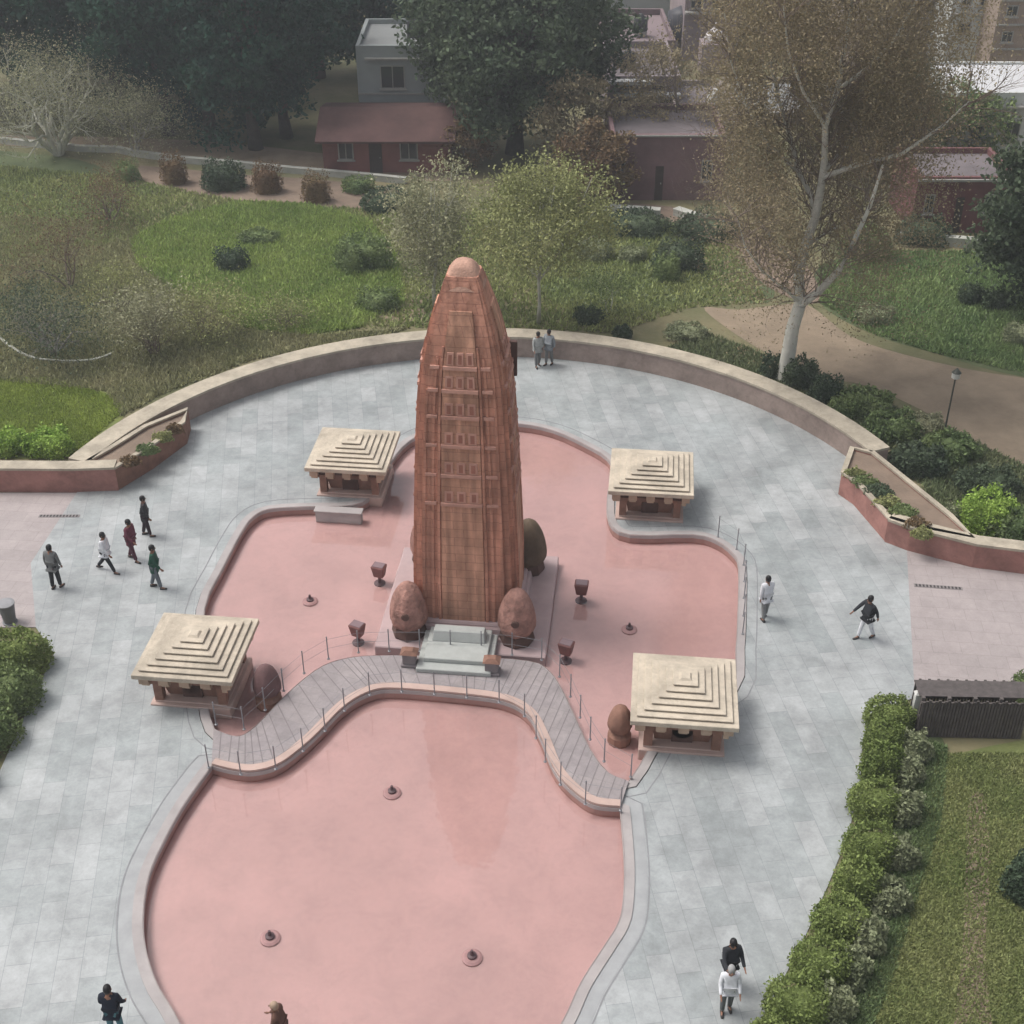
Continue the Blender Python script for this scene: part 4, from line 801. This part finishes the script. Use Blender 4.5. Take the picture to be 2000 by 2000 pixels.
# ================================================================ BUILDINGS BEYOND
def wmat(n_, c, v=.12): return mat(n_, c, .9, v, .35, .2)
WIN = mat('dark_window_glass', (.035, .04, .045), .15, .05, spec=.6)
FRM = mat('painted_frame', (.30, .29, .27), .6)
def building(name, label, px0, px1, pytop, Y, depth, wallm, roofm, wins=(), parapet=.5, ledges=(), doors=(), group=None, ledgem=None, roof='flat', extra=None):
    z = height_at(Y, pytop); x0, x1 = x_at(px0, Y, z), x_at(px1, Y, z); cx = (x0 + x1) / 2; w = (x1 - x0) / 2
    r_ = empty(name, (cx, Y, -.03), 0, label, 'building', group)
    q = MB()
    if roof == 'flat': q.box(-w, w, 0, depth, 0, z - parapet)
    else:
        zf_ = z - parapet - .5 + (parapet + .5) * .9 / (.9 + depth * .5) - .03; pr = [(0, 0), (depth, 0), (depth, z - parapet + .03), (depth * .5, z - .03), (0, zf_)]
        q.add([(x, y, h) for x in (-w, w) for y, h in pr], [(0, 1, 2, 3, 4), (9, 8, 7, 6, 5), (0, 4, 9, 5), (4, 3, 8, 9), (3, 2, 7, 8), (2, 1, 6, 7)])
    q.build('wall', wallm, r_)
    q = MB()
    if roof == 'flat':
        q.box(-w, w, 0, .22, z - parapet, z).box(-w, w, depth - .22, depth, z - parapet, z).box(-w, -w + .22, .22, depth - .22, z - parapet, z).box(w - .22, w, .22, depth - .22, z - parapet, z)
        q.build('parapet', wallm, r_); q = MB(); q.box(-w + .22, w - .22, .22, depth - .22, z - parapet, z - parapet + .05); q.build('roof', roofm, r_)
    else:
        q.add([(-w - .3, -.9, z - parapet - .5), (w + .3, -.9, z - parapet - .5), (w + .3, depth * .5, z), (-w - .3, depth * .5, z), (-w - .3, depth + .3, z - parapet), (w + .3, depth + .3, z - parapet),
               (-w - .3, -.9, z - parapet - .62), (w + .3, -.9, z - parapet - .62)], [(0, 1, 2, 3), (3, 2, 5, 4), (6, 7, 1, 0), (6, 0, 3, 4), (7, 5, 2, 1), (6, 4, 5, 7)]); q.build('roof', roofm, r_)
    for (u0, u1, za, zb) in wins:       # shares of width, heights in share of z
        a_, b_ = -w + 2 * w * u0, -w + 2 * w * u1; c_, d_ = z * za, z * zb
        q = MB(); t_ = .07; q.box(a_, b_, -.05, .02, c_, c_ + t_).box(a_, b_, -.05, .02, d_ - t_, d_).box(a_, a_ + t_, -.05, .02, c_ + t_, d_ - t_).box(b_ - t_, b_, -.05, .02, c_ + t_, d_ - t_).box((a_ + b_) / 2 - .025, (a_ + b_) / 2 + .025, -.045, .02, c_ + t_, d_ - t_)
        wf = q.build('window', FRM, r_); q = MB(); q.box(a_ + t_, b_ - t_, -.012, .0, c_ + t_, d_ - t_); q.build('pane', WIN, wf)
        q = MB(); q.box(a_ - .08, b_ + .08, -.16, 0, c_ - .08, c_); q.build('sill', FRM, wf)
    for za, th, out, u0, u1 in ledges:
        q = MB(); q.box(-w + 2 * w * u0, -w + 2 * w * u1, -out, .0, z * za, z * za + th); q.build('ledge', ledgem or FRM, r_)
    for u0, u1, hh in doors:
        a_, b_ = -w + 2 * w * u0, -w + 2 * w * u1; q = MB(); q.box(a_, b_, -.04, 0, 0, hh); dr = q.build('door', mat('dark_door', (.06, .045, .04), .6), r_)
        q = MB(); q.box(b_ - .15, b_ - .1, -.08, -.04, hh * .48, hh * .52); q.build('handle', FRM, dr)
    return r_, w, z
W = wmat
r1, w1, z1 = building('brick_house', 'low red brick house with a dull red tiled roof, behind the soil bed', 625, 880, 232, at(700, 342).y + .5, 5.0, W('red_brick', (.20, .088, .078), .35), W('dull_red_tiles', (.095, .052, .048), .45),
                      [(.12, .24, .25, .6), (.6, .74, .25, .6)], .55, roof='lean', doors=[(.36, .46, 1.9)])
building('grey_house', 'pale grey two storey house with one square dark window, beside the dark trees', 694, 862, 88, at(700, 342).y + 6.5, 7, W('pale_grey_render', (0.269, 0.291, 0.291), .12), W('grey_roof', (0.216, 0.223, 0.223)),
         [(.27, .56, .56, .80), (.08, .2, .2, .4)], .35, [(.86, .12, .25, .1, .95), (.5, .1, .1, 0, 1)])
building('magenta_house', 'low house with a faded magenta wall beyond the deep green lawn', 1195, 1420, 262, at(1290, 402).y + 1, 6, W('faded_magenta_render', (.19, .12, .125), .25), W('purple_grey_roof', (.145, .125, .13), .3), [(.05, .13, .3, .62), (.8, .9, .3, .62)], .4, [(.97, .1, .1, 0, 1)], [(.4, .47, 2.0)])
building('purple_flats', 'purple grey flats with long pale ledges left of the bare tree crown', 1188, 1330, 148, 86, 9, W('purple_grey_render', (0.232, 0.194, 0.202), .15), W('purple_grey_roof', (.145, .125, .13), .3),
         [(.12, .3, .5, .62), (.42, .6, .5, .62), (.72, .9, .5, .62), (.2, .4, .75, .86), (.6, .8, .75, .86)], .5, [(.9, .22, .7, 0, .62), (.68, .18, .5, .1, 1), (.46, .15, .3, 0, 1)], ledgem=mat('pale_ledge', (.42, .42, .42), .8))
building('grey_flats', 'grey flats with dark strip windows behind the tan thinning tree', 1325, 1440, 225, 82, 8, W('warm_grey_render', (0.259, 0.222, 0.207), .15), W('purple_grey_roof', (.145, .125, .13), .3),
         [(.1, .4, .55, .75), (.5, .85, .5, .68), (.1, .45, .2, .4)], .4, [(.8, .15, .3, 0, 1), (.45, .12, .25, 0, 1)])
building('plum_house', 'plum coloured house with a bright white ledge below the big grey roof', 1185, 1320, 78, 100, 10, W('plum_render', (0.178, 0.133, 0.141), .15), W('plum_roof', (0.205, 0.160, 0.168)),
         [(.1, .28, .6, .72), (.42, .6, .6, .72), (.7, .85, .6, .74)], .5, [(.88, .25, .5, .08, .3), (.5, .15, .3, 0, 1)], ledgem=mat('bright_ledge', (.62, .6, .6), .8))
building('hall', 'large hall with a broad pale grey roof at the top of the view', 1060, 1316, -60, 118, 26, W('blue_grey_sheet', (0.336, 0.358, 0.373), .08), W('blue_grey_roof', (0.362, 0.392, 0.400), .1), [], .25, [(.74, .2, .2, 0, 1)])
building('pink_flats', 'pinkish grey flats with balconies left of the bare tree top', 1345, 1450, -90, 104, 10, W('pinkish_render', (0.286, 0.234, 0.242), .15), W('plum_roof', (0.205, 0.160, 0.168)),
         [(.1, .35, .82, .9), (.5, .8, .82, .9), (.1, .35, .66, .75), (.5, .8, .66, .75), (.1, .35, .5, .58), (.5, .8, .5, .58)], .5, [(.78, .15, .6, 0, 1), (.62, .15, .6, 0, 1), (.46, .15, .6, 0, 1)])
building('far_flats', 'brownish far flats seen through the bare tree crown', 1450, 1700, -60, 112, 12, W('brown_grey_render', (0.253, 0.216, 0.179), .15), W('purple_grey_roof', (.145, .125, .13), .3),
         [(u, u + .1, v_, v_ + .08) for v_ in (.35, .52, .69, .84) for u in (.08, .3, .52, .74)], .5, [(v_, .12, .3, 0, 1) for v_ in (.48, .65, .8)])
building('mid_houses', 'low grey brown houses right behind the bare tree crown', 1440, 1760, 215, 88, 8, W('grey_brown_render', (0.219, 0.189, 0.159), .2), W('grey_roof', (0.216, 0.223, 0.223)),
         [(u, u + .09, .5, .75) for u in (.08, .3, .52, .74)], .4, [(.82, .12, .3, 0, 1)])
building('brown_flats', 'tall brown grey flats right of the bare tree top', 1700, 1872, -80, 98, 10, W('taupe_render', (0.273, 0.229, 0.207), .15), W('purple_grey_roof', (.145, .125, .13), .3),
         [(u, u + .13, v_, v_ + .09) for v_ in (.4, .58, .76) for u in (.12, .42, .72)], .5, [(v_, .12, .3, 0, 1) for v_ in (.53, .71)])
building('white_flats', 'white block of flats near the top right corner', 1874, 1962, -70, 94, 9, W('white_render', (.52, .53, .51), .1), W('white_roof', (0.675, 0.675, 0.675)),
         [(.2, .42, .70, .78), (.6, .82, .70, .78), (.2, .5, .5, .58)], .4, [(.64, .12, .3, 0, 1)])
building('tan_flats', 'tan banded flats in the top right corner', 1966, 2120, -60, 91, 9, W('tan_render', (0.302, 0.236, 0.191), .15), W('purple_grey_roof', (.145, .125, .13), .3),
         [(.1, .25, v_, v_ + .08) for v_ in (.5, .68, .84)], .5, [(v_, .1, .2, 0, 1) for v_ in (.45, .62, .79)])
building('white_roofed_house', 'white roofed house behind the right edge evergreen', 1872, 2080, 180, 80, 7, W('white_render', (.52, .53, .51), .1), W('bright_white_roof', (.50, .50, .51), .06), [(.18, .3, .35, .6), (.5, .65, .35, .6)], .2, [(.8, .12, .4, 0, 1)])
building('red_house', 'low house with a deep red wall above the far right lawn', 1795, 1990, 345, at(1850, 470).y + 1.2, 5, W('deep_red_render', (.155, .07, .07), .3), W('purple_grey_roof', (.145, .125, .13), .3), [(.1, .2, .35, .7), (.7, .8, .35, .7)], .35, [(.93, .12, .15, 0, 1)], [(.42, .5, 2.0)])
def roof_tank(px, py, Y, label, m_):
    z = height_at(Y, py); r_ = empty('roof_tank', (x_at(px, Y, z), Y, z - .05), 0, label, 'water tank', 'small tanks on the far roofs')
    q = MB(); q.lathe([(.5, .25), (.55, .35), (.52, 1.2), (.2, 1.4), (.18, 1.48)], 14); q.build('tank', m_, r_, True)
    q = MB(); q.box(-.45, .45, -.45, -.35, 0, .25).box(-.45, .45, .35, .45, 0, .25).box(-.5, .5, -.5, .5, .25, .29); q.build('stand', FRM, r_)
BLT = mat('black_tank_plastic', (.03, .03, .035), .5)
roof_tank(1225, 140, 90, 'black water tank on the purple grey flats', BLT); roof_tank(1250, 66, 103, 'black water tank on the plum coloured house', BLT); roof_tank(1395, 218, 85, 'white water tank on the grey flats', mat('white_plastic', (.5, .5, .5), .5)); roof_tank(812, 80, 88, 'black water tank on the grey house', BLT)
# white shrine dome on the pinkish roofs
Yd = 101; zt = height_at(Yd, 52); r_ = empty('small_shrine', (x_at(1402, Yd, 5), Yd, -.03), 0, 'small white domed shrine left of the bare tree crown', 'shrine')
zb = height_at(Yd, 80); WH = mat('bright_white_plaster', (.66, .62, .63), .7, .06)
q = MB(); q.box(-1.0, 1.0, -1.0, 1.0, 0, zb); q.build('base', W('pinkish_render', (.21, .175, .18)), r_)
q = MB(); q.lathe([(.75, zb), (.8, zb + .25), (.62, zb + .6), (.3, zb + .85), (.06, zb + 1.1), (.03, zb + 1.5)], 14); q.build('dome', WH, r_, True)
# water tank
Yt = 106; zt = height_at(Yt, 15); zb = height_at(Yt, 72); r_ = empty('water_tank', (x_at(1332, Yt, zb), Yt, -.03), 0, 'dark round water tank right of the broad grey roof', 'water tank')
q = MB(); q.lathe([(1.15, zb), (1.25, zb + .2), (1.2, zt - .3), (.6, zt), (.3, zt + .15)], 18); q.build('tank', mat('dark_plastic', (.045, .045, .055), .5), r_, True)
for sx in (-1, 1):
    for sy in (-1, 1): q = MB(); q.box(sx * .8 - .08, sx * .8 + .08, sy * .8 - .08, sy * .8 + .08, 0, zb); q.build('leg', FRM, r_)

# ================================================================ PEOPLE
SKIN = mat('brown_skin', (.25, .13, .085), .6, .05); HAIR = mat('black_hair', (.012, .011, .012), .5, .1); SHOE = mat('dark_shoes', (.04, .035, .035), .5)
def skinned(name, verts, edges, radii, m, parent, sub=1, root=0):
    me = bpy.data.meshes.new(name); me.from_pydata([tuple(v) for v in verts], edges, []); o = bpy.data.objects.new(name, me); COL.objects.link(o)
    md = o.modifiers.new('s', 'SKIN'); md.use_smooth_shade = True
    for i, r_ in enumerate(radii):
        sv = me.skin_vertices[0].data[i]; rr = r_ if isinstance(r_, tuple) else (r_, r_); sv.radius = rr; sv.use_root = (i == root)
    if sub: s2 = o.modifiers.new('b', 'SUBSURF'); s2.levels = sub; s2.render_levels = sub
    dg = bpy.context.evaluated_depsgraph_get(); dg.update(); ev = o.evaluated_get(dg); nm = bpy.data.meshes.new_from_object(ev); nm.name = name
    nm.materials.clear(); nm.materials.append(m); nm.polygons.foreach_set('use_smooth', [True] * len(nm.polygons))
    bpy.data.objects.remove(o); o2 = bpy.data.objects.new(name, nm); COL.objects.link(o2); o2.parent = parent; return o2
def cloth(n_, c): return mat('cloth_' + n_, c, .85, .12, 9)
def person(px, py, rz, label, top, bottom, h=1.68, stride=.35, arms=(.25, -.2), bend=.12, long=False, sleeves=True, hair=HAIR, z0=0.0, lean=0, group=None, cover=None):
    v = at(px, py, z0); root = empty('person', (v.x, v.y, z0), rz, label, 'person', group); s = h / 1.7
    V = Vector; hipz = .92; pel = V((0, 0, hipz)); wst = V((0, -.02 - lean * .2, 1.08)); ch = V((0, -.02 - lean * .6, 1.30)); nk = V((0, -.03 - lean * .85, 1.46)); hb = V((0, -.05 - lean, 1.54)); hd = V((0, -.055 - lean * 1.05, 1.61))
    legs = []
    for sx, f in ((-1, stride), (1, -stride)):
        hip = V((sx * .09, 0, hipz - .04)); a = f * .75; kn = hip + V((sx * .01, -math.sin(a) * .43, -math.cos(a) * .43)); b = a - abs(f) * (.5 if f < 0 else .12)
        an = kn + V((0, -math.sin(b) * .40, -math.cos(b) * .40)); toe = an + V((sx * .02, -.15, -.035)); legs.append((hip, kn, an, toe))
    low = min(l[2].z for l in legs) - .06
    armsj = []
    for sx, f in ((-1, arms[0]), (1, arms[1])):
        sh = V((sx * .185, ch.y, 1.40)); el = sh + V((sx * .05, -math.sin(f) * .28, -math.cos(f) * .28)); g = f + bend * 2.0; wr = el + V((sx * .0, -math.sin(g) * .25, -math.cos(g) * .25)); hn = wr + V((0, -math.sin(g) * .08, -math.cos(g) * .08)); armsj.append((sh, el, wr, hn, g))
    def X(p): return V((p.x, p.y, p.z - low)) * s
    verts = [pel, wst, ch, nk, hb, hd]; rad = [(.13, .10), (.12, .085), (.15, .10), (.052, .052), (.075, .085), (.078, .092)]; E = [(0, 1), (1, 2), (2, 3), (3, 4), (4, 5)]
    for hip, kn, an, toe in legs:
        b = len(verts); verts += [hip, kn, an, toe]; rad += [.082, .052, .036, .032]; E += [(0, b), (b, b + 1), (b + 1, b + 2), (b + 2, b + 3)]
    for sh, el, wr, hn, g in armsj:
        b = len(verts); verts += [sh, el, wr, hn]; rad += [.05, .037, .026, (.034, .018)]; E += [(2, b), (b, b + 1), (b + 1, b + 2), (b + 2, b + 3)]
    body = skinned('body', [X(p) for p in verts], E, [tuple(q_ * s for q_ in r_) if isinstance(r_, tuple) else r_ * s for r_ in rad], SKIN, root)
    # fingers, nose and ears belong to the one body mesh
    mb = MB()
    for (sh, el, wr, hn, g), sx in zip(armsj, (-1, 1)):
        d = V((0, -math.sin(g), -math.cos(g))); d2 = V((0, -math.sin(g + .5), -math.cos(g + .5)))
        for k, ln_ in enumerate((.062, .072, .068, .052)):
            o_ = hn + V((0, (k - 1.5) * .019 * math.cos(g), -(k - 1.5) * .019 * math.sin(g))); mb.tube([X(o_ - d * .02), X(o_ + d * ln_ * .5), X(o_ + d * ln_ * .5 + d2 * ln_ * .5)], [.010 * s, .009 * s, .007 * s], 5)
        tb_ = wr + d * .03 + V((0, -.022, 0)); mb.tube([X(tb_), X(tb_ + d * .03 + V((-sx * .01, -.025, 0))), X(tb_ + d * .06 + V((-sx * .01, -.03, 0)))], [.012 * s, .011 * s, .008 * s], 5)
    mb.tube([X(hd + V((0, -.085, .005))), X(hd + V((0, -.112, -.03)))], [.008, .017], 5)
    for sx in (-1, 1): mb.tube([X(hd + V((sx * .078, 0, .01))), X(hd + V((sx * .092, .012, -.03)))], [.018, .012], 5)
    bm = bmesh.new(); bm.from_mesh(body.data); me2 = bpy.data.meshes.new('t'); me2.from_pydata(mb.V, [], mb.F); bm.from_mesh(me2); bm.to_mesh(body.data); bm.free(); bpy.data.meshes.remove(me2)
    ey = MB()
    for sx in (-1, 1): c = X(hd + V((sx * .032, -.088, .005))); ey.box(c.x - .010, c.x + .010, c.y - .006, c.y + .004, c.z - .006, c.z + .006)
    ey.build('eyes', HAIR, root)
    # hair
    hr = MB(); c = X(hd); n = 12; P = [(.100, -.075), (.106, -.02), (.104, .03), (.085, .08), (.045, .108), (.01, .115)]
    hr.lathe([(r_ * s, z_ * s) for r_, z_ in P], n, 0, 0, 0, .86, 1.0); hr.V = [(x + c.x, y + c.y + .022 * s + (.0 if z > .0 else 0), z + c.z + .012) for x, y, z in hr.V]
    hr.build('hair' if cover is None else 'headscarf', hair if cover is None else cover, root, True)
    # shirt
    hem = V((0, .0, .80 if not long else .62)); tv = [V((0, pel.y, .92)), wst, ch, V((0, nk.y, 1.43)), hem]; tr = [(.185, .16), (.158, .135), (.19, .15), (.085, .08), (.20 if not long else .23, .175 if not long else .20)]; te = [(0, 1), (1, 2), (2, 3), (0, 4)]
    for sh, el, wr, hn, g in armsj:
        b = len(tv); tv += [sh, el] + ([wr] if sleeves else []); tr += [.08, .058] + ([.045] if sleeves else []); te += [(2, b), (b, b + 1)] + ([(b + 1, b + 2)] if sleeves else [])
    skinned('shirt', [X(p) for p in tv], te, [tuple(q_ * s for q_ in r_) if isinstance(r_, tuple) else r_ * s for r_ in tr], top, root)
    tv = [V((0, 0, .90))]; tr = [(.135, .11)]; te = []
    for hip, kn, an, toe in legs:
        b = len(tv); tv += [hip, kn, an.lerp(kn, .06)]; tr += [.102, .080, .066]; te += [(0, b), (b, b + 1), (b + 1, b + 2)]
    skinned('trousers', [X(p) for p in tv], te, [tuple(q_ * s for q_ in r_) if isinstance(r_, tuple) else r_ * s for r_ in tr], bottom, root)
    for hip, kn, an, toe in legs:
        m_ = MB(); m_.tube([X(an + V((0, .05, -.03))), X(an + V((0, -.06, -.035))), X(toe + V((0, -.03, .0)))], [.045 * s, .048 * s, .032 * s], 7); m_.build('shoe', SHOE, root, True)
    return root
BLK, WHT, GRY, DGR = cloth('black', (.025, .027, .032)), cloth('white', (.62, .63, .66)), cloth('grey', (.16, .165, .165)), cloth('dark_grey', (.06, .065, .065))
G1 = 'group of visitors walking at left'
person(112, 1148, R(165), 'person in a grey top and black trousers standing apart at far left', cloth('ash', (.14, .145, .145)), BLK, 1.72, .12, (.1, -.1), group=G1)
person(212, 1116, R(80), 'person in a white top and black trousers striding right, in the left group', WHT, BLK, 1.66, .55, (.4, -.4), group=G1)
person(262, 1094, R(70), 'person in a maroon top and trousers, in the middle of the left group', cloth('maroon', (.13, .035, .055)), cloth('plum', (.09, .03, .045)), 1.7, .3, (.3, -.3), .3, True, group=G1)
person(289, 1046, R(100), 'person all in dark charcoal at the back of the left group', cloth('charcoal', (.04, .04, .045)), cloth('soot', (.035, .022, .03)), 1.66, .2, (.2, -.1), .1, True, group=G1)
person(308, 1148, R(95), 'person in a long dark green top at the front of the left group', cloth('green', (.018, .075, .05)), cloth('slate', (.13, .15, .17)), 1.74, .25, (.3, -.25), .15, True, group=G1)
G2 = 'visitors on the paving at right'
person(1492, 1208, R(200), 'person in a white shirt and grey trousers beside the right lobe of the pool', WHT, cloth('mid_grey', (.20, .205, .205)), 1.68, .2, (.2, -.2), group=G2)
person(1688, 1246, R(-60), 'person in a black jacket and white trousers by the right hand path', BLK, WHT, 1.7, .35, (.9, -.5), .1, group=G2)
G3 = 'pair of visitors at the lower right'
person(1420, 1925, R(10), 'person in a black top and white trousers, rear one of the lower right pair', BLK, WHT, 1.68, .2, (.7, .3), .4, group=G3)
person(1417, 1974, R(0), 'person in a white shirt and dark trousers, front one of the lower right pair', WHT, cloth('stone_grey', (.11, .12, .12)), 1.62, .1, (.3, .2), .3, group=G3, hair=mat('grey_hair', (.3, .3, .3), .7))
person(231, 2022, R(180), 'person in a navy top and teal trousers cut by the bottom edge at left', cloth('navy', (.012, .016, .028)), cloth('teal', (.07, .16, .18)), 1.7, .1, (.2, .15), .25)
person(556, 2050, R(-100), 'person in brown clothes with a tan headscarf standing in the front pool', cloth('brown', (.11, .055, .04)), cloth('dark_brown', (.07, .04, .03)), 1.66, .1, (.25, .2), .4, True, z0=-.34, lean=.06, cover=cloth('tan', (.36, .26, .19)))
G4 = 'visitors behind the tower'
person(1050, 716, R(20), 'person in pale grey standing by the curved wall right of the tower', cloth('pale_grey', (.33, .34, .33)), GRY, 1.68, .15, (.2, -.2), group=G4)
person(1072, 712, R(-30), 'person in slate blue standing by the curved wall right of the tower', cloth('blue_grey', (.25, .27, .29)), GRY, 1.7, .15, (.2, -.2), group=G4)

# ================================================================ THE AIR
hz = MB(); hz.box(-405, 405, -65, 705, -1.1, 28.5); hm = bpy.data.materials.new('haze'); hm.use_nodes = True; n, l = nd(hm); n.remove(n['Principled BSDF'])
pvn = n.new('ShaderNodeVolumePrincipled'); pvn.inputs['Color'].default_value = (.86, .90, .95, 1); pvn.inputs['Density'].default_value = 0.0010; pvn.inputs['Anisotropy'].default_value = 0.2
l.new(pvn.outputs[0], n['Material Output'].inputs['Volume']); o = hz.build('haze', hm); o['kind'] = 'stuff'; o['label'] = 'thin pale haze in the air over the garden'
